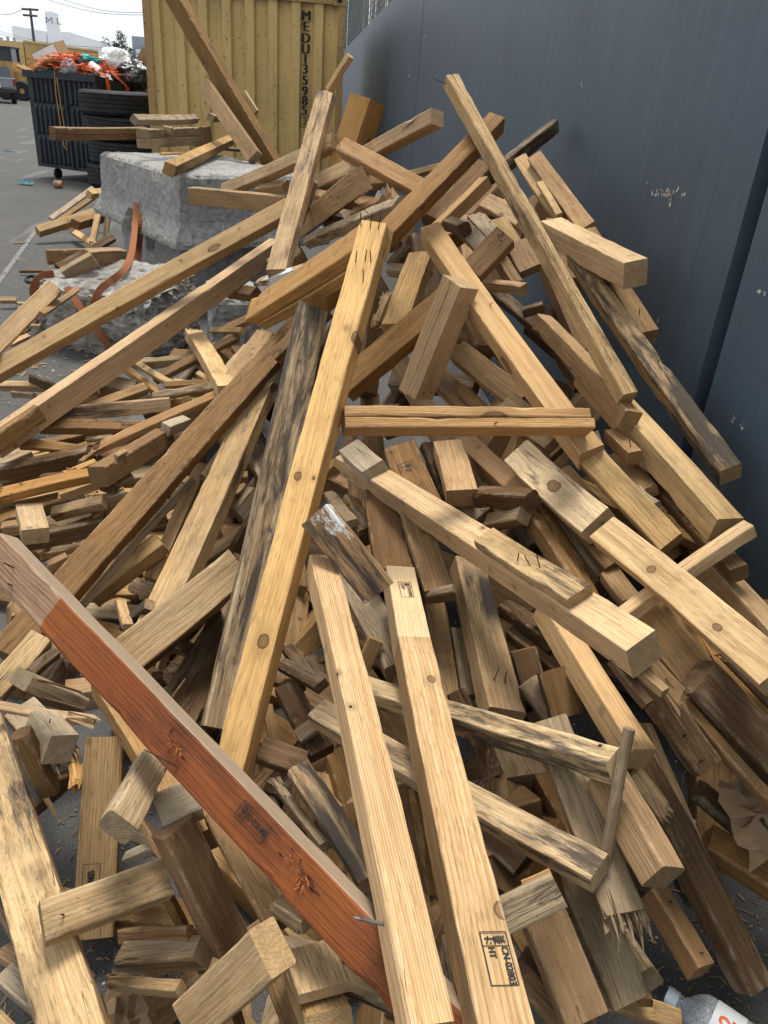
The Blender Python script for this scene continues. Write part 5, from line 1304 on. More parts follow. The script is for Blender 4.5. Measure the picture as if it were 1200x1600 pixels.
# printed load rating along the first strap
pm = MB()
def strap_text(mb, Q, S, s0, txt, h):
    acc = [0.0]
    for i in range(1, len(Q)): acc.append(acc[-1]+(Q[i]-Q[i-1]).length)
    vs, fs = text_mesh(txt, h, 'LEFT', 0.0008); out = []
    for v in vs:
        s = acc[-1]-(s0+v.x) if False else s0-v.x
        i = max(1, min(len(Q)-1, next((k for k in range(1, len(Q)) if acc[k] >= s), len(Q)-1)))
        u = (s-acc[i-1])/max(1e-6, acc[i]-acc[i-1]); p = Q[i-1].lerp(Q[i], u); sd_ = S[i-1].lerp(S[i], u).normalized()
        nrm = (CAM-p).normalized()
        out.append(p-sd_*(v.y)*1.0+nrm*0.008)
    mb.add(out, fs)
strap_text(pm, Q1, S1, 0.62, '1000 daN/1100 LbS', 0.052)
pm.build('printed_rating', plain('strap_print', (0.05, 0.03, 0.02), 0.8), s1)

# ------------------------------------------------------------------ dumpster and what lies in it
BLK = NT('black_ribbed_plastic'); _co = BLK.n('TexCoord').outputs['Object']; _a = BLK.noise(_co, 7, 5, 0.6); _b = BLK.noise(_co, 60, 3)
BLK.bump(_b, 0.2, 0.004)
BLK = BLK.fin(BLK.mix(BLK.mr(_a, 0.35, 0.7), (0.007, 0.010, 0.015), (0.022, 0.027, 0.034)), 0.5, 0.4)
D0 = onz(60, 259, 0.17); D1 = onz(142, 270, 0.17); du = (D1-D0).normalized(); D1 = D0+du*1.75*((D1-D0).length/1.28) if False else D0+(D1-D0)*1.26
Wd = (D1-D0).length; dvv = Vector((-du.y, du.x, 0)); 
if dvv.y < 0: dvv = -dvv
Dr = empty('dumpster', (D0.x, D0.y, 0)); Dr.rotation_euler = (0, 0, math.atan2(du.y, du.x))
tag(Dr, 'black ribbed plastic dumpster on wheels heaped with orange netting and trash', 'dumpster')
DT = 1.52; DDp = 1.5; DLow = 1.28
bd_ = MB()
bd_.add([(0, 0, .17), (Wd, 0, .17), (Wd, DDp, .17), (0, DDp, .17), (0, 0, DT), (Wd, 0, DT), (Wd, DDp, DLow), (0, DDp, DLow), (0.04, 0.04, DT), (Wd-.04, .04, DT), (Wd-.04, DDp-.04, DLow), (.04, DDp-.04, DLow),
          (0.04, 0.04, 1.2), (Wd-.04, .04, 1.2), (Wd-.04, DDp-.04, 1.2), (.04, DDp-.04, 1.2)],
         [(0, 1, 5, 4), (1, 2, 6, 5), (2, 3, 7, 6), (3, 0, 4, 7), (3, 2, 1, 0), (4, 5, 9, 8), (5, 6, 10, 9), (6, 7, 11, 10), (7, 4, 8, 11), (8, 9, 13, 12), (9, 10, 14, 13), (10, 11, 15, 14), (11, 8, 12, 15), (12, 13, 14, 15)])
bd_.build('body', BLK, Dr)
rb = MB(); nr_ = 13
for k in range(nr_):
    x = 0.07+(Wd-0.14)*(k+.5)/nr_
    if abs(x-Wd*0.55) < 0.05: continue
    for (z0, z1) in ((.22, .62), (.64, 1.06), (1.08, 1.46)):
        for q in (0,):
            wv = 0.032; rb.add([(x-wv, 0.002, z0), (x-wv*.45, -.035, z0+.03), (x+wv*.45, -.035, z0+.03), (x+wv, 0.002, z0), (x-wv*.8, 0.002, z1), (x-wv*.35, -.026, z1-.05), (x+wv*.35, -.026, z1-.05), (x+wv*.8, 0.002, z1)],
                               [(0, 1, 5, 4), (1, 2, 6, 5), (2, 3, 7, 6), (0, 3, 2, 1), (4, 5, 6, 7)])
rb.build('ribs', BLK, Dr)
MB().box((Wd/2, -.02, DT-.05), (Wd+.06, .07, .10)).build('rim', BLK, Dr)
MB().box((Wd*.55, -.012, .85), (.05, .03, 1.3)).build('seam_strip', BLK, Dr)
MB().add([(Wd+.004, .15, 1.33), (Wd+.004, .62, 1.24), (Wd+.004, .62, 1.14), (Wd+.004, .15, 1.23)], [(0, 1, 2, 3)]).build('side_sticker', plain('orange_sticker', (0.5, 0.2, 0.04), 0.5), Dr)
for (x, y) in ((.28, .12), (Wd-.2, .12), (.2, DDp-.15), (Wd-.2, DDp-.15)):
    c_ = MB().lathe([(0.0, -.025), (.05, -.025), (.075, -.02), (.08, 0), (.075, .02), (.05, .025), (0, .025)], 18, Matrix.Translation((x, y, .08)) @ Matrix.Rotation(pi/2, 4, 'Y')).build('caster_wheel', BLK, Dr)
    MB().box((x, y, .15), (.03, .06, .1)).build('caster_fork', STEEL, c_)
def dpt(u, v, z): return D0*Vector((1, 1, 0)).x*0+Vector((D0.x, D0.y, 0))+du*u+dvv*v+Vector((0, 0, z))
def blob(name, c, r, mat, label, cat, seed, group=None, amp=0.25):
    bm = bmesh.new(); bmesh.ops.create_icosphere(bm, subdivisions=4, radius=1.0)
    me = bpy.data.meshes.new(name); bm.to_mesh(me); bm.free()
    from mathutils import noise as mn
    for v in me.vertices:
        q = v.co.copy(); k = 1+amp*mn.noise(q*1.7+Vector((seed, 0, 0)))+amp*.7*abs(mn.noise(q*4+Vector((0, seed, 0))))-amp*.3*abs(mn.noise(q*9))
        v.co = Vector((q.x*r[0], q.y*r[1], q.z*r[2]))*k
    o = link(name, me, mat, None, c); return tag(o, label, cat, group)
ORG = plain('orange_safety_net', (0.60, 0.11, 0.03), 0.6, 0.35, 25, bump=0.02)
nm_ = MB(); rg = random.Random(8)
for k in range(260):
    u, v = rg.gauss(Wd*.58, .22), rg.gauss(.35, .18); p = [Vector((u, v, DT+.04+.20*math.exp(-((u-Wd*.55)/.45)**2)*rg.random()))]
    a_ = rg.random()*6
    for j in range(9):
        a_ += rg.gauss(0, .9); q = p[-1]+Vector((cos(a_)*.045, sin(a_)*.045, rg.gauss(0, .014))); q.z = max(q.z, DT+.0); p.append(q)
    nm_.tube([dpt(q.x, q.y, q.z) for q in p], rg.uniform(.004, .010), 4)
tag(nm_.build('orange_netting', ORG), 'heap of tangled orange netting and rope on the black dumpster', 'netting')
cr_ = MB()
for k in range(1):
    x = Wd*.46+.05*k; L_ = (1.0, .75, .55)[k]
    pts = [dpt(x, .05, DT+.12), dpt(x, -.05, DT+.02), dpt(x-.01, -.065, DT-.3), dpt(x+.03, -.065, DT-L_), dpt(x+.07, -.065, DT-L_-.06), dpt(x+.10, -.065, DT-L_+.05), dpt(x+.06, -.065, DT-.45), dpt(x+.04, -.06, DT-.1), dpt(x+.05, .02, DT+.06)]
    cr_.tube(pts, .008, 5)
tag(cr_.build('hanging_cord', plain('tan_cord', (0.42, 0.25, 0.10), 0.8)), 'loops of tan cord hanging down the front of the dumpster', 'cord')
def ribbonthing(pts, w_, mat, label, cat, name, side):
    return tag(MB().ribbon(pts, side, w_, .01).build(name, mat), label, cat)
ribbonthing([dpt(Wd*.86, .1, DT+.1), dpt(Wd+.02, .2, DT-.02), dpt(Wd+.03, .22, DT-.3), dpt(Wd+.03, .27, DT-.5)], .07, ORG, 'longer orange streamer hanging over the right side of the dumpster', 'streamer', 'net_streamer', dvv)
ribbonthing([dpt(Wd*.88, .5, DT+.05), dpt(Wd+.02, .62, DT-.12), dpt(Wd+.03, .66, DT-.42)], .08, ORG, 'shorter orange streamer right of the longer one on the dumpster', 'streamer', 'net_streamer', dvv)
# carton
CARD = plain('brown_cardboard', (0.30, 0.19, 0.10), 0.8, 0.2); WHT = plain('white_print', (0.75, 0.76, 0.76), 0.6, 0.06); TEAL = plain('teal_print', (0.03, 0.30, 0.28), 0.5, 0.1)
cb = empty('cardboard_box', dpt(Wd*.20, .35, DT+.12)); cb.rotation_euler = (radians(10), radians(-24), math.atan2(du.y, du.x)+.3)
tag(cb, 'open cardboard box with a white and teal side tipped on the dumpster', 'box')
MB().box((0, 0, .06), (.42, .36, .34)).build('carton', CARD, cb)
MB().box((0, -.183, .06), (.40, .004, .32)).build('white_side', WHT, cb)
MB().add([(-.2, -.187, -.09), (.2, -.187, -.09), (-.2, -.187, .16)], [(0, 1, 2)]).build('teal_corner', TEAL, cb)
MB().box((0, 0, .2312), (.38, .32, .002)).build('top_shade_sheet', plain('painted_carton_shade', (0.06, 0.04, 0.025), 0.9), cb)  # dark sheet on the solid carton paints in the shade of its opening
bb = MB()
for k in range(6):
    u = Wd*(.22+.05*k); bb.tube([dpt(u-.1, -.06-.02*k, DT-.02+.03*k), dpt(u, .05, DT+.13+.02*(k % 3)), dpt(u+.12, .2, DT+.2), dpt(u+.16, .35, DT+.1)], [.03, .05, .05, .03], 7)
tag(bb.build('leather_straps', plain('worn_brown_leather', (0.36, 0.15, 0.06), 0.7, 0.4, 14)), 'bundle of worn brown straps drooping over the dumpster rim', 'straps')
PLW = NT('crumpled_white_plastic'); PLW.b.inputs['Alpha'].default_value = 1; PLW = PLW.fin((0.70, 0.72, 0.73), 0.75, 0.3)
PLB = plain('black_bin_bag', (0.015, 0.017, 0.02), 0.28, 0.3, 10, 0.6, bump=0.03)
blob('plastic_bag', dpt(Wd*.80, .75, DT+.20), (.24, .2, .20), PLW, 'white plastic bag on top of the heaped dumpster', 'bag', 2.1)
blob('bin_bag', dpt(Wd*.98, .85, DT+.02), (.28, .26, .22), PLB, 'black bin bag bulging at the right of the dumpster', 'bag', 5.3)
blob('teal_sheet', dpt(Wd*.70, .3, DT+.20), (.17, .10, .05), TEAL, 'crumpled teal sheet on top of the orange netting', 'sheet', 1.2, None, .6)
blob('grey_bundle', dpt(Wd*.62, .02, DT+.06), (.11, .09, .12), plain('grey_plastic', (0.30, 0.32, 0.34), 0.4), 'grey plastic bundle at the front rim of the dumpster', 'bundle', 7.7)
tag(MB().tube([dpt(Wd*.82, .18, DT+.12), dpt(Wd*.93, .2, DT+.04)], .065, 14).build('paper_tube', WHT), 'short white tube lying on the orange netting', 'tube')
tag(MB().box(dpt(Wd*1.06, 1.15, DT+.16), (.5, .03, .34), Matrix.Rotation(radians(35), 3, 'Y')).build('cardboard_sheet', CARD), 'brown cardboard sheet sticking up at the back of the dumpster', 'cardboard')
blob('clear_wrap', dpt(Wd*.92, 1.15, DT+.02), (.25, .2, .14), plain('grey_film', (0.10, 0.11, 0.12), 0.7, 0.5, 14), 'dull grey plastic film heap at the right end of the dumpster', 'film', 9.1, None, .5)

# ------------------------------------------------------------------ tyres
TYR = NT('black_tyre_rubber'); _co = TYR.n('TexCoord').outputs['Object']
TYR = TYR.fin(TYR.mix(TYR.mr(TYR.noise(_co, 12, 5, .6), .35, .7), (0.007, 0.008, 0.010), (0.024, 0.026, 0.029)), 0.7, 0.3)
def tyre(c, R_, h, label, seed):
    prof = [(R_*.58, h*.12), (R_*.60, 0), (R_*.80, -.0), (R_*.93, h*.03), (R_*.985, h*.12)]
    for k in range(4):
        z0 = h*(.16+.175*k); prof += [(R_, z0), (R_, z0+h*.13), (R_*.975, z0+h*.135), (R_*.975, z0+h*.165)]
    prof += [(R_, h*.86), (R_*.985, h*.9), (R_*.93, h*.97), (R_*.80, h), (R_*.60, h), (R_*.58, h*.88), (R_*.58, h*.12)]
    rg = random.Random(seed); o = MB().lathe(prof, 56).build('truck_tyre', TYR, None, c); 
    o.rotation_euler = (rg.uniform(-.02, .02), rg.uniform(-.02, .02), rg.random()*6)
    return tag(o, label, 'tyre', 'stacked old truck tyres')
tc_ = at(187, 170, 11.6); tz = 0.0; hh = 0.33
labs = ['bottom tyre of the stack, mostly behind the concrete block', 'second tyre from the ground in the stack beside the dumpster', 'third tyre from the ground in the stack beside the dumpster', 'topmost black truck tyre of the stack beside the dumpster']
for k in range(4): tyre(Vector((tc_.x+(-.02, .03, .0, -.04)[k], tc_.y, 0.003+k*(hh+.004))), .54, hh, labs[k], k)

# ------------------------------------------------------------------ far yard
FARW = plain('haze_whitened_block', (0.88, 0.90, 0.91), 0.8, 0.05, .2)  # near-white base carries the whitening of distance haze
FARG = plain('pale_grey_panel', (0.52, 0.55, 0.58), 0.8, 0.06, .3)
def upright(x, yb, yt, d):     # base point on the ground plane straight below the picture point, and its top
    P = at(x, yt, d); return P
bl = empty('white_factory', (at(100, 80, 150).x, at(100, 80, 150).y, 0)); tag(bl, 'hazy white factory building with a square tower far behind the yard', 'building')
def wallslab(name, poly, d, th, mat, parent):
    """a building part standing on the ground: an outline of roof points at a distance, extruded down and back"""
    tops = [at(x, y, d) for x, y in poly]; fw = Vector((Fv.x, Fv.y, 0)).normalized(); o0 = parent.location if parent else Vector((0, 0, 0))
    mb = MB()
    for i in range(len(tops)-1):
        a, b = tops[i], tops[i+1]
        v = [Vector((a.x, a.y, 0)), Vector((b.x, b.y, 0)), b, a]; v += [q+fw*th for q in v]
        mb.add([q-o0 for q in v], [(0, 1, 2, 3), (4, 7, 6, 5), (0, 3, 7, 4), (1, 5, 6, 2), (3, 2, 6, 7), (0, 4, 5, 1)])
    return mb.build(name, mat, parent)
wallslab('main_hall', [(18, 40), (70, 48.5)], 150, 6, FARW, bl)
tw_ = wallslab('tower', [(69.5, 19), (79, 17.5), (90.5, 21)], 149, 2.5, FARW, bl)
wallslab('sloped_hall', [(92, 49), (110, 50.5), (150, 62), (178, 69)], 151, 6, FARW, bl)
wallslab('low_wing', [(-10, 61), (20, 64), (60, 70), (120, 76), (175, 83)], 120, 10, plain('off_white_panel', (0.85, 0.86, 0.87), 0.8, 0.04, .4), bl)
wp = MB()
for k in range(5): wp.add([q-bl.location for q in (at(24+10*k, 72+.9*k, 119.5), at(25+10*k, 72+.9*k, 119.5), at(25+10*k, 92+.8*k, 119.5), at(24+10*k, 92+.8*k, 119.5))], [(0, 1, 2, 3)])
wp.build('wall_pilasters', FARG, bl)
sg = MB(); vs, fs = text_mesh('M L', 2.0); o0 = at(83, 33, 148.6); cr0 = Vector((Rv.x, Rv.y, 0)).normalized()
sg.add([o0+cr0*v.x+Vector((0, 0, v.y*.8))-bl.location for v in vs], fs); sg.add([q-bl.location for q in (at(71, 32.6, 148.6), at(77, 33, 148.6), at(77, 34, 148.6), at(71, 33.6, 148.6))], [(0, 1, 2, 3)])
sg.build('tower_sign', plain('dull_blue_sign', (0.16, 0.20, 0.26), 0.7), bl)
pr = MB()
for k in range(7):
    P = at(-2+5*k, 66+1.2*(k % 3), 112); pr.tube([Vector((P.x, P.y, 0)), P+Vector((0, 0, .7*(k % 2)))], .22, 6)
for k in range(3):
    pr.tube([at(-5, 72+6*k, 112), at(28, 74+6*k, 112)], .16, 6)
pr.tube([at(17, 78, 111.5), at(19, 92, 111.5)], 1.0, 10)
tag(pr.build('pipe_rack', plain('hazy_grey_steel', (0.34, 0.36, 0.38), 0.7)), 'grey pipework rack in front of the far white factory at the left edge', 'pipe rack')
b2 = empty('blue_grey_building', (at(217, 80, 60).x, at(217, 80, 60).y, 0)); tag(b2, 'blue grey building with a pale doorway just left of the yellow container', 'building')
wallslab('wall_panel', [(205.5, 56), (232, 58.5)], 60, 8, plain('blue_grey_cladding', (0.33, 0.38, 0.43), 0.8, 0.08, .6), b2)
mb = MB(); mb.add([q-b2.location for q in (at(207, 69, 59.8), at(232, 71, 59.8), at(232, 78, 59.8), at(207, 76, 59.8))], [(0, 1, 2, 3)]); mb.build('dark_band', plain('dark_slate', (0.14, 0.17, 0.20), 0.8), b2)
mb = MB(); mb.add([q-b2.location for q in (at(212, 77, 59.7), at(231, 78, 59.7), at(231, 99, 59.7), at(212, 98, 59.7))], [(0, 1, 2, 3)]); mb.build('door', plain('pale_blue_door', (0.42, 0.47, 0.52), 0.8, .05), b2)
# pole and wires
pb = at(53, 66, 85); pt = at(47, 13, 85); pb = Vector((pb.x, pb.y, 0))
pr_ = empty('utility_pole', pb); tag(pr_, 'dark utility pole with two crossarms rising behind the dumpster', 'pole'); pm_ = plain('dark_pole_wood', (0.075, 0.07, 0.068), 0.8)
MB().tube([(0, 0, 0), pt-pb], [.20, .13], 8).build('pole_shaft', pm_, pr_)
for (y, hw_) in ((14.5, 13), (24, 11)):
    a, b = at(47-hw_, y-.6, 85)-pb, at(47+hw_, y+1.0, 85)-pb; MB().tube([a, b], .11, 6).build('crossarm', pm_, pr_)
wm_ = plain('far_cable', (0.22, 0.23, 0.24), 0.7)
for (p, q, lab) in (((70, -2, 84), (260, 22, 70), 'upper power line sagging above the factory toward the container'), ((95, -2, 84), (260, 17, 70), 'second power line running just above the upper one'),
                    ((-20, 43, 84), (200, 74, 70), 'upper of two low lines crossing in front of the factory'), ((-20, 47, 84), (200, 77, 70), 'lower of two low lines crossing in front of the factory'), ((-20, 12, 88), (36, 14, 85), 'short line reaching the pole from the left edge')):
    a, b = at(*p), at(*q); pts = [a.lerp(b, i/12)-Vector((0, 0, .6*sin(pi*i/12))) for i in range(13)]
    tag(MB().tube(pts, .028, 4).build('power_line', wm_), lab, 'cable')
# tree: trunk, limbs, leaf clumps
tr = empty('tree', (at(190, 110, 48).x, at(190, 110, 48).y, 0)); tag(tr, 'dark bushy tree behind the dumpster left of the blue grey building', 'tree')
MB().tube([(0, 0, 0), (.1, 0, 1.2), (-.05, .1, 2.3)], [.16, .12, .07], 8).build('trunk', pm_, tr)
lf = MB(); rg = random.Random(21); tcx = at(190, 84, 48)-tr.location
clumps = [(tcx+Vector((rg.gauss(0, .40), rg.gauss(0, .4), rg.gauss(0, .45))), rg.uniform(.14, .34)) for _ in range(26)]
for c_, r_ in clumps:
    for k in range(110):
        d_ = Vector((rg.gauss(0, 1), rg.gauss(0, 1), rg.gauss(0, 1))).normalized()*r_*rg.uniform(.5, 1.05); p = c_+d_; s_ = rg.uniform(.025, .06)
        e1_ = Vector((rg.gauss(0, 1), rg.gauss(0, 1), rg.gauss(0, 1))).normalized(); e2_ = e1_.orthogonal().normalized()
        lf.add([p-e1_*s_, p+e2_*s_*.6, p+e1_*s_, p-e2_*s_*.6], [(0, 1, 2, 3)])
lf.build('crown', plain('dark_foliage', (0.045, 0.050, 0.034), 0.8, 0.6, 3), tr)
# far containers
def farbox(name, a, b, d0, d1, ybh, mat, label, h=2.6, w_=2.4):
    A = at(a[0], a[1], d0); B = at(b[0], b[1], d1); A.z = 0; B.z = 0; u = (B-A).normalized(); v = Vector((-u.y, u.x, 0)); L_ = (B-A).length
    r_ = empty(name, A); r_.rotation_euler = (0, 0, math.atan2(u.y, u.x)); tag(r_, label, 'container')
    mb = MB(); n_ = int(L_/.14); pr = []
    for k in range(n_): x = L_*k/n_; s_ = L_/n_; pr += [(x, 0), (x+s_*.4, 0), (x+s_*.5, .035), (x+s_*.9, .035)]
    pr.append((L_, 0)); vs = []
    for (x, y) in pr: vs += [(x, y, .12), (x, y, h-.1)]
    mb.add(vs, [(2*i, 2*i+2, 2*i+3, 2*i+1) for i in range(len(pr)-1)]); mb.build('corrugated_side', mat, r_)
    MB().box((L_/2, w_/2+.06, h/2), (L_, w_-.05, h-.2)).build('shell', mat, r_)
    MB().box((L_/2, .0, h-.05), (L_, .1, .1)).build('top_rail', mat, r_); MB().box((L_/2, .0, .07), (L_, .1, .12)).build('bottom_rail', mat, r_)
    return r_, L_
fc, L_ = farbox('far_container', (42, 100), (156, 110), 46, 54, 0, CM, 'distant yellow container with two rows of dark letters behind the dumpster', h=3.1)
lt = MB()
for q in range(2):
    for i, ch_ in enumerate(('MEDU1359', 'KLU852')[q]):
        vs, fs = text_mesh(ch_, .2); lt.add([(v.x+.42+.22*q, -.012, v.y+2.15-.21*i) for v in vs], fs)
lt.build('letters', INK, fc)
rb_, _l = farbox('rusty_container', (204, 112), (236, 116), 34, 34.5, 0, plain('orange_rust_paint', (0.36, 0.115, 0.045), 0.7, .3), 'low rusty orange container edge between dumpster and yellow container', h=1.95)
# wheel loader
YEL = plain('construction_yellow', (0.40, 0.245, 0.085), 0.6, 0.3, 2); DK = plain('dark_machine_parts', (0.035, 0.035, 0.035), 0.6, .4, 3)
LB = at(30, 140, 44); LB.z = 0; ld = empty('wheel_loader', LB); tag(ld, 'dusty yellow wheel loader parked at the far left of the yard', 'loader')
sc_ = 38/1200
MB().box((-.35, 0, 1.45), (.75, 1.6, .9)).build('engine_hood', YEL, ld); MB().box((.30, .1, 1.15), (.55, 1.2, .6)).build('front_frame', YEL, ld)
cbn = MB(); 
for (x, y) in ((-.75, -.7), (.0, -.7), (-.75, .7), (.0, .7)): cbn.box((x, y, 2.2), (.08, .08, .75))
cbn.box((-.38, 0, 2.58), (.95, 1.6, .08)); cbn.build('cab_frame', DK, ld)
MB().box((-.38, 0, 2.2), (.70, 1.3, .7)).build('cab_glass', plain('dim_glass', (0.03, 0.04, 0.045), 0.1, 0.1), ld)
for (x, y) in ((-.55, -.75), (.42, -.75), (-.55, .85), (.42, .85)):
    w_ = MB().lathe([(.15, -.16), (.45, -.17), (.50, -.1), (.50, .1), (.45, .17), (.15, .16)], 24, Matrix.Translation((x, y, .5)) @ Matrix.Rotation(pi/2, 4, 'X')).build('wheel', TYR, ld)
    MB().lathe([(0, -.1), (.24, -.1), (.24, .1), (0, .1)], 16, Matrix.Translation((x, y, .5)) @ Matrix.Rotation(pi/2, 4, 'X')).build('hub', YEL, w_)
MB().tube([(.2, -.4, 1.7), (.75, -.4, 1.45), (1.05, -.4, .8)], .11, 8).build('lift_arm', YEL, ld); MB().tube([(.2, .4, 1.7), (.75, .4, 1.45), (1.05, .4, .8)], .11, 8).build('lift_arm', YEL, ld)
MB().add([(.95, -.9, .2), (1.35, -.9, .15), (1.25, -.9, .9), (.98, -.9, .95), (.95, .9, .2), (1.35, .9, .15), (1.25, .9, .9), (.98, .9, .95)], [(0, 1, 2, 3), (4, 7, 6, 5), (0, 4, 5, 1), (0, 3, 7, 4), (3, 2, 6, 7)]).build('bucket', YEL, ld)
TB = at(-2, 150, 38); TB.z = 0; tk = empty('pickup_truck', TB); tk.rotation_euler = (0, 0, radians(18)); tag(tk, 'grey pickup truck seen from behind at the left picture edge', 'truck')
GRY = plain('grey_car_paint', (0.20, 0.215, 0.235), 0.35, 0.08, 3, 0.5)
MB().add([(-.95, 0, .62), (.85, 0, .62), (.85, 0, 1.12), (-.95, 0, 1.12), (-.95, 2.2, .55), (.85, 2.2, .55), (.85, 2.2, 1.12), (-.95, 2.2, 1.12)], [(0, 1, 2, 3), (4, 7, 6, 5), (0, 4, 5, 1), (1, 5, 6, 2), (0, 3, 7, 4), (3, 2, 6, 7)]).build('bed', GRY, tk)
MB().box((-.05, -.03, .92), (1.55, .05, .40)).build('tailgate', GRY, tk); MB().box((-.05, -.10, .58), (1.75, .16, .16)).build('bumper', DK, tk)
MB().box((.0, -.065, .76), (.30, .012, .14)).build('licence_plate', WHT, tk)
MB().add([(-.85, 2.2, 1.12), (.75, 2.2, 1.12), (.62, 2.5, 1.62), (-.72, 2.5, 1.62), (-.85, 4.2, 1.12), (.75, 4.2, 1.12), (.62, 3.6, 1.62), (-.72, 3.6, 1.62)], [(0, 1, 2, 3), (4, 7, 6, 5), (1, 5, 6, 2), (0, 3, 7, 4), (3, 2, 6, 7)]).build('cab', plain('dim_cab_glass', (0.05, 0.06, 0.07), 0.2, .1), tk)
for x in (-.78, .68):
    for y in (.6, 3.6):
        w_ = MB().lathe([(.1, -.11), (.33, -.12), (.36, -.07), (.36, .07), (.33, .12), (.1, .11)], 24, Matrix.Translation((x, y, .36)) @ Matrix.Rotation(pi/2, 4, 'Y')).build('wheel', TYR, tk)
MB().box((.80, -.02, .95), (.10, .05, .28)).build('tail_light', plain('red_lens', (0.25, 0.02, 0.02), 0.3), tk)

# ------------------------------------------------------------------ litter
def crumple(name, c, sz, mat, label, cat, seed, n=9, flat=.5, yaw=0.0):
    """balled sheet: a coarse jittered grid whose flat facets meet in sharp folds"""
    n = min(n, 11); rg = random.Random(seed); mb = MB(); vs = []
    for i in range(n):
        for j in range(n):
            u, v = i/(n-1)-.5, j/(n-1)-.5; e = max(abs(u), abs(v))*2
            h = rg.uniform(.25, 1.0)*(1-.75*e**2)
            vs.append(((u*(1-.25*h)+rg.gauss(0, .022))*sz[0], (v*(1-.25*h)+rg.gauss(0, .022))*sz[1], h*sz[2]))
    fs = []
    for i in range(n-1):
        for j in range(n-1):
            a, b, c2, d = i*n+j, (i+1)*n+j, (i+1)*n+j+1, i*n+j+1
            fs += [(a, b, c2), (a, c2, d)] if rg.random() < .5 else [(a, b, d), (b, c2, d)]
    mb.add(vs, fs); o = mb.build(name, mat, None, c); o.rotation_euler = (0, 0, yaw)
    return tag(o, label, cat)
PAP = plain('brown_kraft_paper', (0.22, 0.145, 0.08), 0.8, 0.15, 9)  # brown lowered to put the shade round the bag into its colour
crumple('crumpled_paper', onz(208, 1572, .05), (.10, .11, .09), PAP, 'crumpled brown paper on the asphalt beside the big clean plank', 'paper', 3)
# paper bag with print
bgP = at(1178, 1262, 1.50)
bg_ = crumple('paper_bag', bgP-Vector((0, 0, .02)), (.20, .17, .12), PAP, 'crumpled brown paper bag with black print at the right edge', 'bag', 8, 34)
bg_.rotation_euler = (radians(42), radians(12), radians(28))
pn_ = empty('tmp'); bpy.data.objects.remove(pn_)
vs, fs = text_mesh('Made with', .0125, thick=.0003); mb = MB()
Pm = at(1186, 1277, 1.395); tx_ = (at(1208, 1302, 1.395)-Pm).normalized(); vw = (Pm-CAM).normalized(); ty_ = vw.cross(tx_).normalized()
if ty_.dot(Uv) < 0: ty_ = -ty_
from_m = []
for v in vs: from_m.append(Pm+tx_*(v.x+.03)+ty_*v.y)
flapv = [Pm+tx_*x+ty_*y+vw*.004 for x, y in ((.0, -.028), (.05, -.036), (.11, -.02), (.11, .02), (.06, .034), (.015, .028), (-.006, .004))]
fl = MB().add(flapv, [(0, 1, 2, 3, 4, 5, 6)]); bpy.context.view_layer.update(); inv = bg_.matrix_world.inverted()
fl.v = [tuple(inv @ Vector(v)) for v in fl.v]; fl.build('printed_panel', PAP, bg_)
mb.add([inv @ v for v in from_m], fs); mb.build('print', INK, bg_)

# plastic bottle lying on the asphalt
PET = NT('clear_bottle_plastic'); _co = PET.n('TexCoord').outputs['Object']; PET.b.inputs['Transmission Weight'].default_value = 0.65; PET.b.inputs['IOR'].default_value = 1.25
_n = PET.vor(_co, 210).outputs['Distance']; PET.bump(PET.mr(_n, .2, .5), .7, .004); PET = PET.fin((0.80, 0.84, 0.88), 0.16, 0.5)
PET.use_nodes = True
b0 = onz(1042, 1552, .044); b1 = onz(1168, 1640, .046); ax = (b1-b0).normalized()
br = empty('plastic_bottle', b0); br.rotation_euler = ax.to_track_quat('X', 'Z').to_euler(); tag(br, 'clear plastic water bottle with a white label lying on the asphalt', 'bottle')
MX = Matrix.Rotation(pi/2, 4, 'Y'); prof = [(.0135, .022), (.0135, .030), (.018, .036), (.032, .048), (.0415, .062), (.0435, .074)]
for k in range(9): z = .075+.022*k; prof += [(.0435, z), (.0415, z+.006), (.0435, z+.014)]
prof += [(.0435, .285), (.036, .30), (.0, .302)]
MB().lathe(prof, 40, MX).build('bottle_body', PET, br, smooth=True)
MB().lathe([(0, 0), (.0145, 0), (.0155, .002)]+[(.0155, .021), (.0135, .022)], 28, MX).build('cap', plain('white_cap', (0.62, 0.68, 0.74), 0.4, .05), br)
lb_ = MB().lathe([(.0440, .080), (.0442, .081), (.0442, .132), (.0440, .133)], 48, MX).build('label_band', plain('white_label', (0.60, 0.61, 0.62), 0.5, .04), br, smooth=True)
vs, fs = text_mesh('2', .036, thick=.001); vc = (br.rotation_euler.to_matrix().transposed() @ (CAM-b0).normalized()); a0 = math.atan2(vc.z, vc.y); bR = br.rotation_euler.to_matrix()
a0 += min((-.62, .62), key=lambda s_: proj(b0+bR @ Vector((.1, .045*cos(a0+s_), .045*sin(a0+s_))))[1])
MB().add([(.106-v.y*1.0, .0449*cos(a0+.20-(v.x)/.0449), .0449*sin(a0+.20-(v.x)/.0449)) for v in vs], fs).build('label_print', plain('red_orange_print', (0.62, 0.10, 0.02), 0.5), lb_)

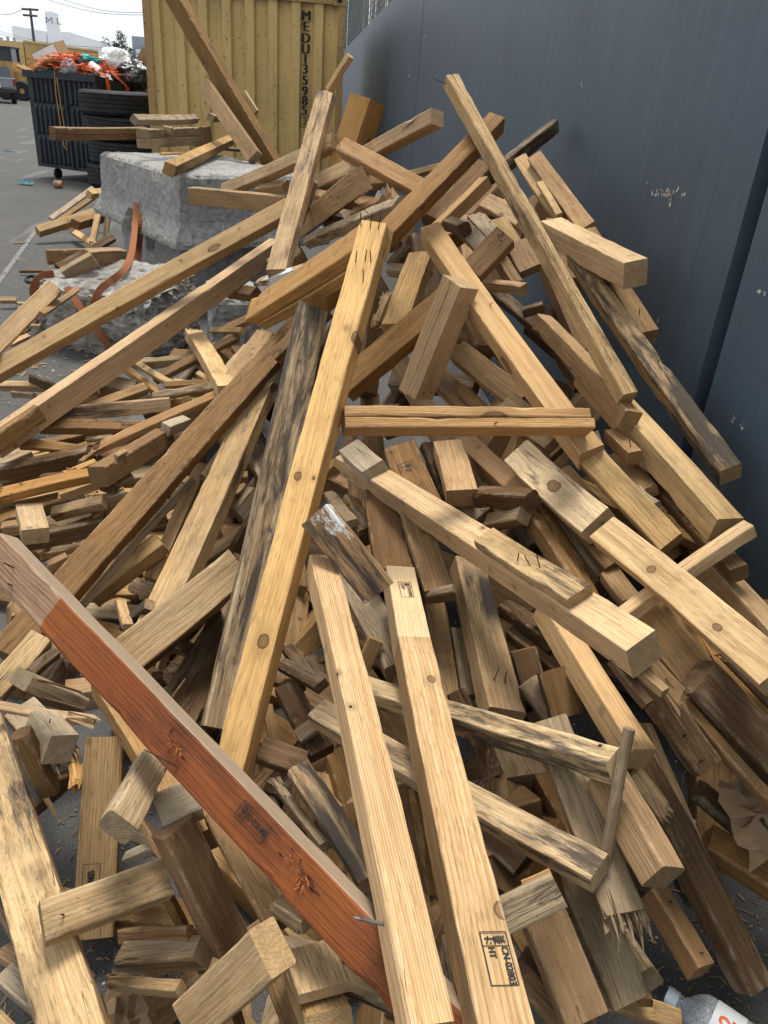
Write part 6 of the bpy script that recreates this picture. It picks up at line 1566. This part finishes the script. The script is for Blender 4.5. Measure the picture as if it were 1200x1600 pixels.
# small litter
lg = empty('broken_lighter', onz(1104, 1297, .05)); lg.rotation_euler = (0, 0, radians(-35)); tag(lg, 'clear and silver lighter with an orange tip in the dark gap at lower right', 'lighter')
MB().tube([(-.035, 0, .006), (.02, 0, .006)], .007, 10).build('lighter_body', plain('silver_film', (0.45, 0.47, 0.5), 0.25, .2), lg); MB().tube([(.02, 0, .006), (.032, 0, .006)], .006, 8).build('orange_tip', plain('orange_plastic', (0.7, 0.2, 0.03), 0.4), lg)
crumple('teal_wrapper', onz(41, 288, .01), (.22, .14, .09), plain('teal_film', (0.09, 0.24, 0.28), 0.4, .4, 20), 'small teal wrapper on the asphalt in front of the dumpster', 'wrapper', 5, 14)
crumple('dark_wrapper', onz(17, 236, .01), (.30, .10, .05), plain('blue_film', (0.10, 0.14, 0.20), 0.4), 'flat bluish scrap far out on the asphalt at left', 'wrapper', 6, 10)
cn = onz(91, 288, .055); o = MB().lathe([(0, -.06), (.045, -.06), (.055, -.045), (.055, .045), (.045, .06), (0, .06)], 20, Matrix.Rotation(pi/2, 4, 'Y')).build('crushed_can', plain('brown_white_can', (0.30, 0.15, 0.09), 0.4, .9, 14), None, cn)
tag(o, 'small crushed brown can on the asphalt below the dumpster', 'can')
o = MB().tube([at(751, 790, 2.10), at(768, 792, 2.08)], .006, 8).build('white_peg', plain('white_plastic', (0.55, 0.58, 0.6), 0.4)); tag(o, 'tiny white plastic peg in the dark gap right of the big sawn timber', 'peg')
crumple('plastic_scrap', at(598, 312, 2.85), (.06, .06, .05), plain('pale_blue_film', (0.45, 0.50, 0.56), 0.35), 'pale bluish plastic scrap in the gap near the top of the pile', 'plastic scrap', 4, 12)
o = MB().tube([onz(49+9*cos(a*.45), 436+5*sin(a*.45), .012) for a in range(15)], .012, 6).build('rubber_ring', TYR); tag(o, 'small black rubber ring on the asphalt beside the concrete chunk', 'ring')
# splinters, chips and bark crumbs over ground and boards
ck_ = MB(); rg = random.Random(77)
def chip(P, ln, wd, ez, yaw):
    u = Vector((cos(yaw), sin(yaw), rg.uniform(-.12, .12))); v = Vector((-sin(yaw), cos(yaw), rg.uniform(-.2, .2)))
    ck_.add([P-u*ln*.5-v*wd*.3, P+u*ln*.1-v*wd*.5, P+u*ln*.5, P+u*ln*.05+v*wd*.5, P-u*ln*.45+v*wd*.35]+[P-u*ln*.4+Vector((0, 0, ez)), P+u*ln*.1+Vector((0, 0, ez))],
            [(0, 1, 6, 5), (1, 2, 6), (2, 3, 6), (3, 4, 5, 6), (4, 0, 5), (0, 4, 3, 2, 1)])
for k in range(1500):
    x = rg.choice((rg.uniform(850, 1200), rg.uniform(0, 350), rg.uniform(0, 1200))); y = rg.uniform(1180, 1600) if rg.random() < .75 else rg.uniform(560, 700)*1.0
    if y < 900: x = rg.uniform(-10, 130)
    P = onz(x, y, .004); s_ = rg.random()**3
    chip(P, .004+.034*s_, .0012+.0045*rg.random(), .002, rg.random()*6.3)
for k in range(220):
    P = onz(rg.uniform(-20, 150), rg.uniform(330, 620), .004); chip(P, .02+.07*rg.random()**2, .005+.015*rg.random(), .005, rg.random()*6.3)
o = ck_.build('wood_chips', wood_mat('chip_wood', (0.50, 0.385, 0.25), (0.26, 0.18, 0.10), dirt=.3, cracks=0, knots=0)); tag(o, 'splinters and wood chips strewn over the dark asphalt', 'wood chips', kind='stuff')
# faint painted line on the yard
q0, q1 = onz(-10, 452), onz(62, 352); dd = (q1-q0).normalized(); nn_ = Vector((-dd.y, dd.x, 0))*.022
pl = MB().add([q0+nn_+Vector((0, 0, .004)), q0-nn_+Vector((0, 0, .004)), q1-nn_+Vector((0, 0, .004)), q1+nn_+Vector((0, 0, .004))], [(0, 1, 2, 3)]).build('painted_line', plain('worn_line_paint', (0.15, 0.147, 0.14), 0.85, .6, 25))
tag(pl, 'worn pale line on the asphalt', 'marking', kind='structure')
